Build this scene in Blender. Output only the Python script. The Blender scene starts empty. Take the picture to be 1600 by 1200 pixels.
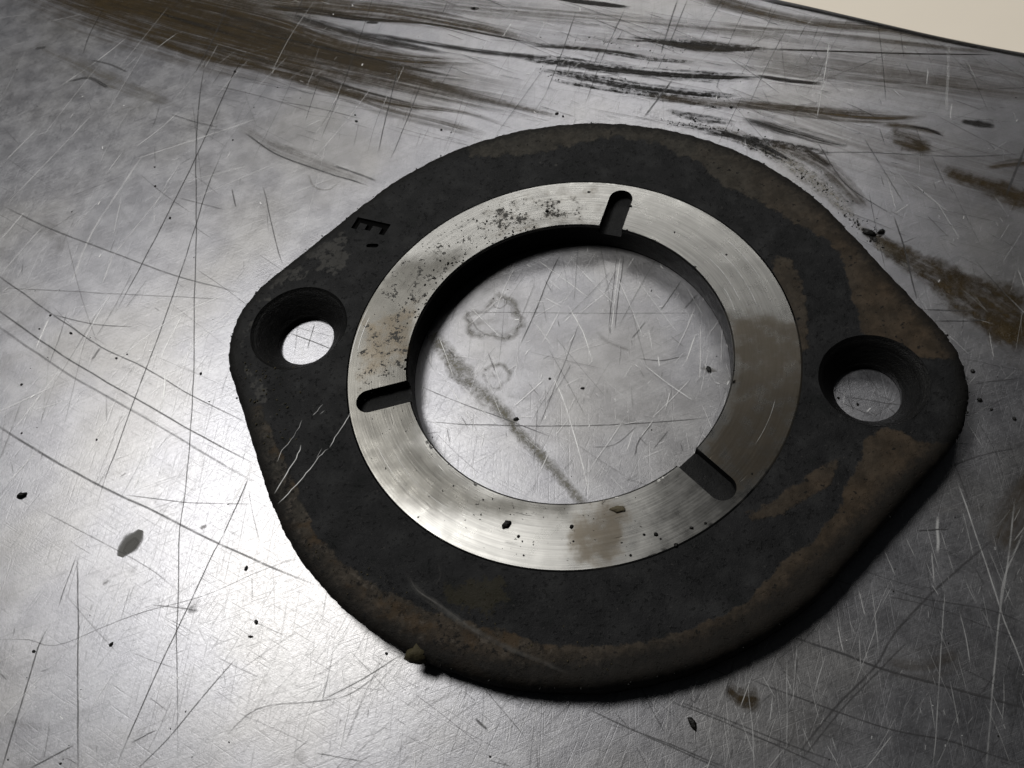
import bpy, bmesh, math, random
import numpy as np
from mathutils import Matrix, Vector
from mathutils.geometry import delaunay_2d_cdt

rng = np.random.default_rng(7)
random.seed(7)
scene = bpy.context.scene
C = scene.collection

# ------------------------------------------------------------------ scale, camera, light
S = 0.042                       # metres per unit; one unit = outer radius of the machined ring
T = 0.14                        # thickness of the flange (units); its top face is z = 0
ZT = -T                         # the metal sheet
CAM = np.array([0.0, -2.0336, 3.1944]); YAW, PITCH, ROLL, FPX = -0.13295, 1.02805, -0.26460, 1335.2


def cam_axes():
    c, s = math.cos, math.sin
    f = np.array([s(YAW) * c(PITCH), c(YAW) * c(PITCH), -s(PITCH)])
    r = np.array([c(YAW), -s(YAW), 0.0]); u = np.cross(r, f)
    return c(ROLL) * r + s(ROLL) * u, -s(ROLL) * r + c(ROLL) * u, f


AR, AU, AF = cam_axes()
cam = bpy.data.cameras.new('camera')
cam.sensor_width = 36.0
cam.lens = FPX / 1600 * 36.0
cam.clip_start = 0.005
cam.clip_end = 50
camo = bpy.data.objects.new('camera', cam)
camo.matrix_world = Matrix(((AR[0], AU[0], -AF[0], CAM[0] * S), (AR[1], AU[1], -AF[1], CAM[1] * S),
                            (AR[2], AU[2], -AF[2], CAM[2] * S), (0, 0, 0, 1)))
C.objects.link(camo)
scene.camera = camo

world = bpy.data.worlds.new('World')
scene.world = world
world.use_nodes = True
world.node_tree.nodes['Background'].inputs[0].default_value = (0.9, 0.95, 1.0, 1)
world.node_tree.nodes['Background'].inputs[1].default_value = 0.014


def area_lamp(name, az, el, dist, sx, sy, power, color=(1, 1, 1), roll=0.0, target=(0, 0, ZT)):
    L = bpy.data.lights.new(name, 'AREA')
    L.shape = 'RECTANGLE'; L.size = sx; L.size_y = sy; L.energy = power; L.color = color
    o = bpy.data.objects.new(name, L)
    a, e = math.radians(az), math.radians(el)
    d = Vector((math.cos(a) * math.cos(e), math.sin(a) * math.cos(e), math.sin(e)))
    o.location = Vector(target) * S + d * dist
    o.rotation_euler = (d.to_track_quat('Z', 'Y').to_matrix() @ Matrix.Rotation(roll, 3, 'Z')).to_euler()
    C.objects.link(o)
    return o


area_lamp('bench_lamp', 138, 60, 0.9, 0.27, 0.24, 4.9, (1.0, 0.985, 0.95))
area_lamp('far_strip_lamp', 81, 41, 1.3, 0.75, 0.26, 3.7, (1.0, 0.985, 0.95))

vs = scene.view_settings
scene.display_settings.display_device = 'sRGB'
vs.view_transform = 'Standard'; vs.look = 'None'; vs.exposure = 0.0; vs.gamma = 1.0
scene.cycles.transparent_max_bounces = 48
scene.cycles.max_bounces = 6


# ------------------------------------------------------------------ helpers
def px2w(pts, z=0.0):
    """where the line of sight through a point of the photograph (1600 x 1200) meets the plane z"""
    p = np.atleast_2d(np.asarray(pts, float))
    d = ((p[:, :1] - 800) / FPX) * AR - ((p[:, 1:2] - 600) / FPX) * AU + AF
    t = (z - CAM[2]) / d[:, 2]
    return CAM + t[:, None] * d


def w2px(X):
    q = np.atleast_2d(X) - CAM
    w = q @ AF
    return np.stack([800 + FPX * (q @ AR) / w, 600 - FPX * (q @ AU) / w], 1)


def vnoise(x, y, seed=0):
    """smooth value noise on arrays, 0..1"""
    xi, yi = np.floor(x).astype(np.int64), np.floor(y).astype(np.int64)
    fx, fy = x - xi, y - yi
    fx, fy = fx * fx * (3 - 2 * fx), fy * fy * (3 - 2 * fy)

    def h(a, b):
        n = (a * 374761393 + b * 668265263 + seed * 2147483647) & 0xffffffff
        n = ((n ^ (n >> 13)) * 1274126177) & 0xffffffff
        return ((n ^ (n >> 16)) & 0xffff) / 65535.0
    return (h(xi, yi) * (1 - fx) + h(xi + 1, yi) * fx) * (1 - fy) + (h(xi, yi + 1) * (1 - fx) + h(xi + 1, yi + 1) * fx) * fy


def fbm(x, y, oct=4, seed=0):
    s, a, t = 0, 1.0, 0
    for k in range(oct):
        s = s + a * vnoise(x * 2 ** k, y * 2 ** k, seed + k); t += a; a *= 0.5
    return s / t


def seg_dist(P, poly, closed=True):
    A = np.asarray(poly, float)
    B = np.roll(A, -1, 0) if closed else A[1:]
    A = A if closed else A[:-1]
    best = np.full(len(P), 1e18)
    for a, b in zip(A, B):
        ab = b - a
        t = np.clip(((P - a) @ ab) / max(ab @ ab, 1e-18), 0, 1)
        d = P - a - t[:, None] * ab
        best = np.minimum(best, (d * d).sum(1))
    return np.sqrt(best)


def inside(P, poly):
    A = np.asarray(poly, float); B = np.roll(A, -1, 0)
    r = np.zeros(len(P), bool)
    for a, b in zip(A, B):
        c = (a[1] > P[:, 1]) != (b[1] > P[:, 1])
        xx = a[0] + (P[:, 1] - a[1]) * (b[0] - a[0]) / (b[1] - a[1] if b[1] != a[1] else 1e-18)
        r ^= c & (P[:, 0] < xx)
    return r


def sdf(P, poly):
    d = seg_dist(P, poly)
    return np.where(inside(P, poly), d, -d)


def mesh_obj(name, verts, faces, mat, parent=None, smooth=True, attrs=None, merge=0.0):
    me = bpy.data.meshes.new(name)
    me.from_pydata((np.asarray(verts, float) * S).tolist(), [], [list(map(int, f)) for f in faces])
    if attrs:
        for k, v in attrs.items():
            v = np.asarray(v, np.float32)
            if v.ndim == 1:
                me.attributes.new(k, 'FLOAT', 'POINT').data.foreach_set('value', v)
            else:
                me.attributes.new(k, 'FLOAT_VECTOR', 'POINT').data.foreach_set('vector', v.ravel())
    if merge:
        bm = bmesh.new(); bm.from_mesh(me)
        bmesh.ops.remove_doubles(bm, verts=bm.verts, dist=merge * S)
        bmesh.ops.recalc_face_normals(bm, faces=bm.faces)
        bm.to_mesh(me); bm.free()
    me.polygons.foreach_set('use_smooth', np.full(len(me.polygons), smooth))
    me.materials.append(mat)
    me.update()
    o = bpy.data.objects.new(name, me)
    C.objects.link(o)
    if parent: o.parent = parent
    return o


def tag(o, label=None, cat=None, group=None, kind=None):
    for k, v in (('label', label), ('category', cat), ('group', group), ('kind', kind)):
        if v: o[k] = v
    return o


# ------------------------------------------------------------------ node helpers
class NT:
    def __init__(s, name):
        s.m = bpy.data.materials.new(name); s.m.use_nodes = True
        s.t = s.m.node_tree
        for n in list(s.t.nodes): s.t.nodes.remove(n)
        s.out = s.t.nodes.new('ShaderNodeOutputMaterial')

    def put(s, sock, v):
        if v is None: return
        if isinstance(v, bpy.types.NodeSocket): s.t.links.new(v, sock)
        else:
            if sock.type == 'RGBA' and len(v) == 3: v = (*v, 1)
            sock.default_value = v

    def node(s, typ, ins=None, **kw):
        n = s.t.nodes.new(typ)
        for k, v in kw.items(): setattr(n, k, v)
        for k, v in (ins or {}).items(): s.put(n.inputs[k], v)
        return n

    def math(s, op, a, b=0.0, c=0.0, clamp=False):
        return s.node('ShaderNodeMath', {0: a, 1: b, 2: c}, operation=op, use_clamp=clamp).outputs[0]

    def attr(s, name, out='Fac'):
        return s.node('ShaderNodeAttribute', attribute_name=name).outputs[out]

    def obj(s):
        return s.node('ShaderNodeTexCoord').outputs['Object']

    def scale(s, v, f):
        if not isinstance(f, (tuple, list)): f = (f, f, f)
        return s.node('ShaderNodeMapping', {'Vector': v, 'Scale': f}).outputs[0]

    def shift(s, v, f):
        return s.node('ShaderNodeVectorMath', {0: v, 1: f}, operation='ADD').outputs[0]

    def noise(s, v, scale, detail=3.0, rough=0.55, dist=0.0, out=0):
        return s.node('ShaderNodeTexNoise', {'Vector': v, 'Scale': scale, 'Detail': detail, 'Roughness': rough, 'Distortion': dist}).outputs[out]

    def vor(s, v, scale, feature='F1', rand=1.0):
        return s.node('ShaderNodeTexVoronoi', {'Vector': v, 'Scale': scale, 'Randomness': rand}, feature=feature).outputs['Distance']

    def ss(s, v, lo, hi):
        return s.node('ShaderNodeMapRange', {'Value': v, 'From Min': lo, 'From Max': hi}, interpolation_type='SMOOTHSTEP').outputs[0]

    def lin(s, v, lo, hi, a, b):
        return s.node('ShaderNodeMapRange', {'Value': v, 'From Min': lo, 'From Max': hi, 'To Min': a, 'To Max': b}).outputs[0]

    def mix(s, f, a, b):
        n = s.node('ShaderNodeMix', data_type='RGBA')
        s.put(n.inputs[0], f); s.put(n.inputs[6], a); s.put(n.inputs[7], b)
        return n.outputs[2]

    def mixf(s, f, a, b):
        n = s.node('ShaderNodeMix', data_type='FLOAT')
        s.put(n.inputs[0], f); s.put(n.inputs[2], a); s.put(n.inputs[3], b)
        return n.outputs[0]

    def bump(s, h, strength=0.3, dist=0.0005, normal=None):
        return s.node('ShaderNodeBump', {'Height': h, 'Strength': strength, 'Distance': dist, 'Normal': normal}).outputs[0]

    def bsdf(s, **k):
        n = s.node('ShaderNodeBsdfPrincipled')
        for a, v in k.items(): s.put(n.inputs[a.replace('_', ' ')], v)
        return n

    def done(s, bs, alpha=None):
        o = bs.outputs[0]
        if alpha is not None:
            tr = s.node('ShaderNodeBsdfTransparent')
            mx = s.node('ShaderNodeMixShader')
            s.put(mx.inputs[0], alpha); s.t.links.new(tr.outputs[0], mx.inputs[1]); s.t.links.new(o, mx.inputs[2])
            o = mx.outputs[0]
        s.t.links.new(o, s.out.inputs[0])
        return s.m


U = 1.0 / S       # object coordinates (metres) -> units


# ------------------------------------------------------------------ materials
def mat_sheet():
    n = NT('worn_metal_sheet')
    p = n.scale(n.obj(), U)
    big = n.noise(p, 1.7, 5, 0.6)
    mid = n.noise(n.shift(p, (4, 1, 0)), 9.0, 5, 0.62)
    fine = n.noise(p, 70.0, 4, 0.7)
    brush = n.noise(n.scale(n.node('ShaderNodeVectorRotate', {'Vector': p, 'Angle': math.radians(-18)}, rotation_type='Z_AXIS').outputs[0], (2.2, 60, 1)), 1.0, 4, 0.6)
    grain = n.noise(p, 240.0, 2, 0.6)
    base = n.mix(n.ss(mid, 0.35, 0.68), (0.235, 0.234, 0.248), (0.295, 0.294, 0.308))
    base = n.mix(n.math('MULTIPLY', n.ss(big, 0.5, 0.72), 0.35), base, (0.22, 0.215, 0.21))
    base = n.mix(n.math('MULTIPLY', n.ss(fine, 0.56, 0.72), 0.35), base, (0.16, 0.16, 0.165))
    base = n.mix(n.math('MULTIPLY', n.ss(brush, 0.52, 0.7), 0.22), base, (0.17, 0.17, 0.175))
    mic = None
    for ang_, sc_a, sc_b in ((58, 4, 130), (-35, 5, 150), (82, 3, 110), (12, 6, 170)):
        q_ = n.node('ShaderNodeVectorRotate', {'Vector': p, 'Angle': math.radians(-ang_)}, rotation_type='Z_AXIS').outputs[0]
        m_ = n.ss(n.noise(n.scale(n.shift(q_, (ang_, 3, 0)), (sc_a, sc_b, 1)), 1.0, 3, 0.55), 0.56, 0.74)
        mic = m_ if mic is None else n.math('MAXIMUM', mic, m_)
    pit = n.ss(n.noise(n.shift(p, (8, 8, 0)), 120.0, 3, 0.7), 0.60, 0.72)
    base = n.mix(n.math('MULTIPLY', mic, 0.20), base, (0.14, 0.14, 0.145))
    base = n.mix(n.math('MULTIPLY', pit, 0.30), base, (0.10, 0.10, 0.10))
    hue = n.noise(n.shift(p, (1, 6, 0)), 1.1, 3, 0.5)
    base = n.mix(n.math('MULTIPLY', n.ss(hue, 0.45, 0.65), 0.25), base, (0.22, 0.225, 0.25))
    base = n.mix(n.math('MULTIPLY', n.ss(hue, 0.5, 0.35), 0.25), base, (0.25, 0.24, 0.215))
    r = n.lin(mid, 0.3, 0.7, 0.365, 0.425)
    r = n.math('ADD', r, n.math('MULTIPLY', mic, 0.05))
    r = n.math('ADD', r, n.math('MULTIPLY', n.math('SUBTRACT', fine, 0.5), 0.18))
    h = n.math('ADD', n.math('MULTIPLY', fine, 0.5), n.math('ADD', n.math('MULTIPLY', brush, 0.35), n.math('MULTIPLY', grain, 0.5)))
    h = n.math('ADD', h, n.math('MULTIPLY', mic, -0.22))
    b = n.bsdf(Base_Color=base, Metallic=1.0, Roughness=r, Normal=n.bump(h, 0.15, 0.00025))
    return n.done(b)


def mat_bench():
    n = NT('cream_painted_board')
    p = n.scale(n.obj(), U)
    a = n.noise(p, 3.0, 4, 0.6); f = n.noise(p, 90, 3, 0.6)
    base = n.mix(a, (0.86, 0.78, 0.66), (0.89, 0.81, 0.69))
    return n.done(n.bsdf(Base_Color=base, Roughness=0.6, Normal=n.bump(f, 0.1, 0.0001)))


def mat_body():
    n = NT('blackened_cast_iron')
    p = n.scale(n.obj(), U)
    wear, tone, edge, patch, olive = (n.attr(k) for k in ('wear', 'tone', 'edge', 'patch', 'olive'))
    n1 = n.noise(p, 14.0, 6, 0.62)
    n2 = n.noise(n.shift(p, (3, 7, 1)), 55.0, 5, 0.65)
    n3 = n.noise(n.shift(p, (9, 2, 5)), 5.0, 4, 0.6)
    g = n.noise(p, 190.0, 3, 0.7)
    spots = n.noise(n.shift(p, (1, 5, 2)), 30.0, 3, 0.55)
    dark = n.mix(n.ss(n3, 0.35, 0.7), (0.0065, 0.0068, 0.0074), (0.0115, 0.0117, 0.0126))
    dark = n.mix(n.math('MULTIPLY', n.ss(g, 0.45, 0.8), 0.5), dark, (0.028, 0.028, 0.029))
    w = n.math('ADD', wear, n.math('ADD', n.math('MULTIPLY', n.math('SUBTRACT', n1, 0.5), 1.3), n.math('MULTIPLY', n.math('SUBTRACT', n2, 0.5), 0.45)))
    wm = n.ss(w, -0.11, 0.13)
    cloud = n.noise(n.shift(p, (6, 1, 3)), 8.0, 6, 0.68)
    fleck = n.ss(n.noise(n.shift(p, (7, 7, 7)), 75.0, 3, 0.6), 0.66, 0.72)
    dark = n.mix(n.math('MULTIPLY', n.ss(cloud, 0.48, 0.68), 0.8), dark, (0.021, 0.0215, 0.022))
    dark = n.mix(n.math('MULTIPLY', n.ss(cloud, 0.46, 0.34), 0.6), dark, (0.0045, 0.0055, 0.0055))
    dark = n.mix(n.math('MULTIPLY', fleck, 0.6), dark, (0.045, 0.043, 0.040))
    grey = n.mix(n.ss(n.math('ADD', n.math('MULTIPLY', n1, 0.6), n.math('MULTIPLY', n2, 0.4)), 0.38, 0.66), (0.026, 0.024, 0.0205), (0.050, 0.046, 0.039))
    rust = n.mix(n.ss(n1, 0.35, 0.7), (0.028, 0.0195, 0.012), (0.058, 0.040, 0.025))
    wc = n.mix(n.math('ADD', tone, n.math('MULTIPLY', n.math('SUBTRACT', n3, 0.5), 0.8), clamp=True), grey, rust)
    wc = n.mix(n.ss(n.math('ADD', n.math('MULTIPLY', spots, 0.6), n.math('MULTIPLY', n2, 0.4)), 0.59, 0.64), wc, (0.009, 0.008, 0.007))
    pits = n.ss(n.noise(n.shift(p, (13, 2, 6)), 48.0, 3, 0.6), 0.60, 0.68)
    dark = n.mix(n.math('MULTIPLY', pits, 0.45), dark, (0.0025, 0.0025, 0.0025))
    crust = n.attr('crust')
    c1 = n.noise(n.shift(p, (11, 4, 2)), 22.0, 6, 0.7); c2 = n.noise(n.shift(p, (4, 12, 2)), 34.0, 5, 0.68)
    wc = n.mix(n.math('MULTIPLY', n.math('MULTIPLY', crust, n.ss(c1, 0.52, 0.66)), 0.85), wc, (0.082, 0.070, 0.058))
    wc = n.mix(n.math('MULTIPLY', crust, n.ss(c2, 0.53, 0.62)), wc, (0.010, 0.009, 0.008))
    wc = n.mix(n.math('MULTIPLY', n.math('MULTIPLY', crust, n.ss(n.noise(n.shift(p, (5, 5, 1)), 10.0, 5, 0.6), 0.52, 0.64)), 0.6), wc, (0.052, 0.034, 0.018))
    col = n.mix(wm, dark, wc)
    # pale grey scuffs where the black skin is rubbed through
    pm = n.ss(n.math('ADD', patch, n.math('MULTIPLY', n.math('SUBTRACT', n.noise(n.shift(p, (2, 2, 8)), 11.0, 5, 0.6), 0.5), 2.8)), 0.30, 0.46)
    col = n.mix(n.math('MULTIPLY', pm, 0.8), col, n.mix(n2, (0.034, 0.033, 0.031), (0.066, 0.064, 0.059)))
    om = n.ss(n.math('ADD', olive, n.math('ADD', n.math('MULTIPLY', n.math('SUBTRACT', n2, 0.5), 2.0), n.math('MULTIPLY', n.math('SUBTRACT', n1, 0.5), 3.0))), 0.0, 0.5)
    col = n.mix(n.math('MULTIPLY', om, 0.6), col, (0.026, 0.0225, 0.012))
    # black rim, with side-wall shade painted into its colour
    em = n.math('SUBTRACT', 1.0, n.ss(n.math('ADD', edge, n.math('MULTIPLY', n.math('SUBTRACT', n2, 0.5), 0.09)), 0.025, 0.095))
    col = n.mix(n.math('MULTIPLY', em, 0.85), col, (0.008, 0.0078, 0.0074))
    rough = n.mixf(wm, n.lin(n1, 0.3, 0.7, 0.5, 0.62), 0.66)
    h = n.math('ADD', n.math('MULTIPLY', g, 0.35), n.math('ADD', n.math('MULTIPLY', n2, 0.6), n.math('MULTIPLY', wm, 0.25)))
    h = n.math('SUBTRACT', h, n.math('MULTIPLY', pits, 0.45))
    h = n.math('ADD', h, n.math('MULTIPLY', n.math('MULTIPLY', crust, n.math('ADD', c1, c2)), 1.2))
    b = n.bsdf(Base_Color=col, Roughness=rough, Specular_IOR_Level=0.10, Normal=n.bump(h, 0.6, 0.0003))
    return n.done(b)


def mat_ring():
    n = NT('turned_bright_steel')
    p = n.scale(n.obj(), U)
    dirt, brown, grey = n.attr('dirt'), n.attr('brown'), n.attr('grey')
    sep = n.node('ShaderNodeSeparateXYZ', {0: p})
    x, y = sep.outputs[0], sep.outputs[1]
    rad = n.math('SQRT', n.math('ADD', n.math('MULTIPLY', x, x), n.math('MULTIPLY', y, y)))
    ang = n.math('ARCTAN2', y, x)
    pv = n.node('ShaderNodeCombineXYZ', {0: n.math('MULTIPLY', rad, 130.0), 1: n.math('MULTIPLY', ang, 2.2), 2: 0.0}).outputs[0]
    turn = n.noise(pv, 1.0, 4, 0.65)
    pv2 = n.node('ShaderNodeCombineXYZ', {0: n.math('MULTIPLY', rad, 60.0), 1: n.math('MULTIPLY', ang, 5.0), 2: 3.0}).outputs[0]
    score = n.ss(n.noise(pv2, 1.0, 2, 0.5), 0.70, 0.76)
    n1 = n.noise(p, 16.0, 6, 0.65)
    n2 = n.noise(n.shift(p, (5, 3, 1)), 60.0, 5, 0.7)
    n3 = n.noise(n.shift(p, (2, 9, 4)), 7.0, 5, 0.6)
    base = n.mix(n.ss(turn, 0.3, 0.7), (0.16, 0.158, 0.152), (0.225, 0.222, 0.213))
    base = n.mix(n.math('MULTIPLY', n.ss(n.math('ADD', grey, n.math('MULTIPLY', n.math('SUBTRACT', n3, 0.5), 1.1)), -0.25, 0.75), 0.88), base, (0.05, 0.048, 0.043))
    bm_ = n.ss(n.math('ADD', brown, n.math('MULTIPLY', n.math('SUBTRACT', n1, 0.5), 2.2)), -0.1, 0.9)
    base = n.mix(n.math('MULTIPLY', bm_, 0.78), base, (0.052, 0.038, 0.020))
    d = n.math('ADD', dirt, n.math('ADD', n.math('MULTIPLY', n.math('SUBTRACT', n1, 0.5), 1.5), n.math('MULTIPLY', n.math('SUBTRACT', n2, 0.5), 1.6)))
    dm = n.ss(d, 0.42, 0.56)
    base = n.mix(dm, base, (0.022, 0.020, 0.016))
    met = n.mixf(dm, 1.0, 0.0)
    met = n.math('SUBTRACT', met, n.math('MULTIPLY', bm_, 0.35), clamp=True)
    rough = n.lin(n1, 0.3, 0.7, 0.25, 0.34)
    rough = n.mixf(dm, rough, 0.7)
    tang = n.node('ShaderNodeVectorMath', {0: (0, 0, 1), 1: p}, operation='CROSS_PRODUCT').outputs[0]
    tang = n.node('ShaderNodeVectorMath', {0: tang}, operation='NORMALIZE').outputs[0]
    h = n.math('ADD', n.math('MULTIPLY', turn, 0.5), n.math('ADD', n.math('MULTIPLY', score, -0.6), n.math('MULTIPLY', dm, 0.5)))
    b = n.bsdf(Base_Color=base, Metallic=met, Roughness=rough, Anisotropic=0.66, Tangent=tang, Normal=n.bump(h, 0.18, 0.0001))
    return n.done(b)


def mat_recess(name='black_recess', col=(0.014, 0.0145, 0.015), rough=0.5, spec=0.3):
    n = NT(name)
    p = n.scale(n.obj(), U)
    a = n.noise(p, 40.0, 5, 0.65); g = n.noise(p, 160.0, 3, 0.7)
    c = n.mix(a, tuple(v * 0.65 for v in col), tuple(v * 1.4 for v in col))
    return n.done(n.bsdf(Base_Color=c, Roughness=n.lin(a, 0.3, 0.7, rough - 0.08, rough + 0.12), Specular_IOR_Level=spec, Normal=n.bump(n.math('ADD', a, g), 0.5, 0.0003)))


def mat_ribbon(name, col, rough=0.5, metallic=0.0, su=3.0, sv=3.0, lo=0.35, hi=0.6, power=2.0, col2=None, spec=0.5, grain=0.0, alpha=1.0, coat=0.0, bump=0.0, rag=0.0, blotch=0.0, gmin=0.3):
    """film or score lying along a path: 'rib' = (length along, -1..1 across, seed), 'amount' = strength"""
    n = NT(name)
    rib, am = n.attr('rib', 'Vector'), n.attr('amount')
    sp = n.node('ShaderNodeSeparateXYZ', {0: rib})
    u, v, sd = sp.outputs
    wid = n.attr('halfwidth')
    uv = n.node('ShaderNodeCombineXYZ', {0: n.math('MULTIPLY', u, su), 1: n.math('MULTIPLY', n.math('MULTIPLY', v, wid), sv), 2: n.math('MULTIPLY', sd, 37.7)}).outputs[0]
    st = n.noise(uv, 1.0, 5, 0.62)
    st = n.ss(st, lo, hi)
    p = n.scale(n.obj(), U)
    if grain:
        st = n.math('MULTIPLY', st, n.lin(n.ss(n.noise(p, grain, 4, 0.75), 0.40, 0.60), 0, 1, gmin, 1.0))
    av = n.math('ABSOLUTE', v)
    if rag:
        ruv = n.node('ShaderNodeCombineXYZ', {0: n.math('MULTIPLY', u, su * 3.0), 1: n.math('MULTIPLY', n.math('MULTIPLY', v, wid), sv * 0.45), 2: n.math('MULTIPLY', sd, 91.3)}).outputs[0]
        av = n.math('ADD', av, n.math('MULTIPLY', n.math('SUBTRACT', n.noise(ruv, 1.0, 6, 0.68), 0.38), rag), clamp=True)
    prof = n.math('SUBTRACT', 1.0, n.math('POWER', av, power), clamp=True)
    if blotch:
        bl = n.ss(n.math('ADD', n.math('MULTIPLY', n.noise(p, 10.0, 6, 0.66), 0.6), n.math('MULTIPLY', n.noise(n.shift(p, (3, 1, 2)), 38.0, 4, 0.65), 0.4)), 0.36, 0.62)
        prof = n.math('MULTIPLY', prof, n.lin(bl, 0.0, 1.0, 1.0 - blotch, 1.0))
    al = n.math('MULTIPLY', n.math('MULTIPLY', prof, st), n.math('MULTIPLY', am, alpha), clamp=True)
    c = col if col2 is None else n.mix(n.noise(p, 18, 4, 0.6), col, col2)
    nm = n.bump(n.noise(p, 60, 4, 0.7), bump, 0.0006) if bump else None
    b = n.bsdf(Base_Color=c, Roughness=rough, Metallic=metallic, Specular_IOR_Level=spec, Coat_Weight=coat, Coat_Roughness=0.25, Normal=nm)
    return n.done(b, al)


def mat_grit(name, col, rough=0.5, spec=0.4):
    n = NT(name)
    p = n.scale(n.obj(), U)
    a = n.noise(p, 60, 4, 0.7)
    c = n.mix(a, tuple(x * 0.6 for x in col), tuple(x * 1.5 for x in col))
    return n.done(n.bsdf(Base_Color=c, Roughness=rough, Specular_IOR_Level=spec, Normal=n.bump(a, 0.6, 0.0004)))


M = dict(
    sheet=mat_sheet(), bench=mat_bench(), body=mat_body(), ring=mat_ring(),
    groove_shade=mat_recess('shaded_groove', (0.0028, 0.0028, 0.0028), 0.7, 0.02),  # groove shade put into the colour of the stamped letter and dent
    slot=mat_recess('black_slot', (0.0065, 0.0067, 0.007), 0.55, 0.18), hole=mat_recess('oily_black_hole', (0.005, 0.005, 0.005), 0.45, 0.22),
    wall=mat_recess('black_bore_wall', (0.005, 0.005, 0.0052), 0.5, 0.15),
    dark=mat_ribbon('dark_score', (0.035, 0.034, 0.036), 0.5, 0.0, 14, 1, 0.15, 0.55, 1.5),
    bright=mat_ribbon('bright_score', (0.74, 0.74, 0.74), 0.6, 1.0, 10, 1, 0.2, 0.6, 1.5),
    brown=mat_ribbon('brown_oil_film', (0.020, 0.0125, 0.004), 0.45, 0.0, 0.9, 46, 0.28, 0.66, 2.0, col2=(0.070, 0.047, 0.018), spec=0.2, rag=0.8, blotch=0.35, alpha=1.2),
    pool=mat_ribbon('brown_oil_pool', (0.014, 0.0085, 0.0025), 0.35, 0.0, 5.0, 11, 0.34, 0.62, 2.0, col2=(0.060, 0.040, 0.015), spec=0.25, rag=1.3, blotch=0.75, alpha=1.3, bump=0.4),
    oil_edge_shade=mat_ribbon('black_grease_edge_shade', (0.006, 0.0052, 0.0045), 0.3, 0.0, 2.6, 70, 0.28, 0.5, 2.0, spec=0.22, bump=0.5, rag=0.8, blotch=0.25, alpha=1.25),
    grit=mat_ribbon('gritty_grease', (0.007, 0.0065, 0.0055), 0.35, 0.0, 1.3, 75, 0.30, 0.58, 2.0, bump=1.0, rag=0.9, blotch=0.5, alpha=2.0, spec=0.3, grain=34),
    smudge=mat_ribbon('grey_smudge', (0.11, 0.10, 0.085), 0.5, 0.0, 1.6, 50, 0.2, 0.75, 1.6, rag=1.2, blotch=0.7),
    dust=mat_ribbon('dried_dust', (0.13, 0.12, 0.09), 0.8, 0.0, 8, 16, 0.1, 0.5, 1.6, rag=1.3, blotch=0.6, alpha=1.0, bump=0.5, grain=80, gmin=0.6, col2=(0.24, 0.225, 0.175)),
    tide=mat_ribbon('dried_water_mark', (0.20, 0.19, 0.165), 0.6, 0.0, 7, 26, 0.15, 0.7, 0.9, rag=1.3, blotch=0.75),
    drop=mat_ribbon('dried_drop', (0.075, 0.073, 0.066), 0.6, 0.0, 6, 14, 0.0, 0.3, 4.0, rag=0.35),
    pale=mat_ribbon('pale_scuff', (0.075, 0.07, 0.062), 0.6, 0.0, 5, 26, 0.2, 0.75, 1.2, rag=1.3, blotch=0.6),
    tan=mat_ribbon('tan_grit', (0.17, 0.15, 0.12), 0.6, 0.0, 5, 30, 0.3, 0.55, 2.0, grain=40, rag=1.0, col2=(0.36, 0.34, 0.30), bump=0.9),
    black_bit=mat_grit('black_crumb', (0.005, 0.0047, 0.0042), 0.38, 0.22), olive_bit=mat_grit('olive_crumb', (0.045, 0.038, 0.020), 0.7, 0.2),
    tan_bit=mat_grit('tan_crumb', (0.10, 0.085, 0.055), 0.8, 0.2), grey_bit=mat_grit('grey_crumb', (0.05, 0.048, 0.045), 0.45),
)


# ------------------------------------------------------------------ the setting: metal sheet, cream board under it

edge_pts = px2w([(-900, -330), (0, -200), (600, -118), (1000, -46), (1220, -1), (1340, 26), (1475, 57), (1600, 81), (1800, 113), (2200, 170)], ZT)[:, :2]


def edge_y(x):
    return np.interp(x, [-900, 0, 600, 1000, 1220, 1340, 1475, 1600, 1800, 2200], [-330, -200, -118, -46, -1, 26, 57, 81, 113, 170])


def catmull(pts, step):
    P = np.asarray(pts, float)
    if len(P) == 2:
        k = max(2, int(np.linalg.norm(P[1] - P[0]) / step) + 1)
        return P[0] + (P[1] - P[0]) * np.linspace(0, 1, k)[:, None]
    Q = np.vstack([2 * P[0] - P[1], P, 2 * P[-1] - P[-2]])
    out = []
    for i in range(1, len(Q) - 2):
        k = max(2, int(np.linalg.norm(Q[i + 1] - Q[i]) / step) + 1)
        t = np.linspace(0, 1, k, endpoint=False)[:, None]
        a, b, c, d = Q[i - 1], Q[i], Q[i + 1], Q[i + 2]
        out.append(0.5 * (2 * b + (c - a) * t + (2 * a - 5 * b + 4 * c - d) * t ** 2 + (3 * b - a - 3 * c + d) * t ** 3))
    return np.vstack(out + [P[-1:]])


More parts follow.
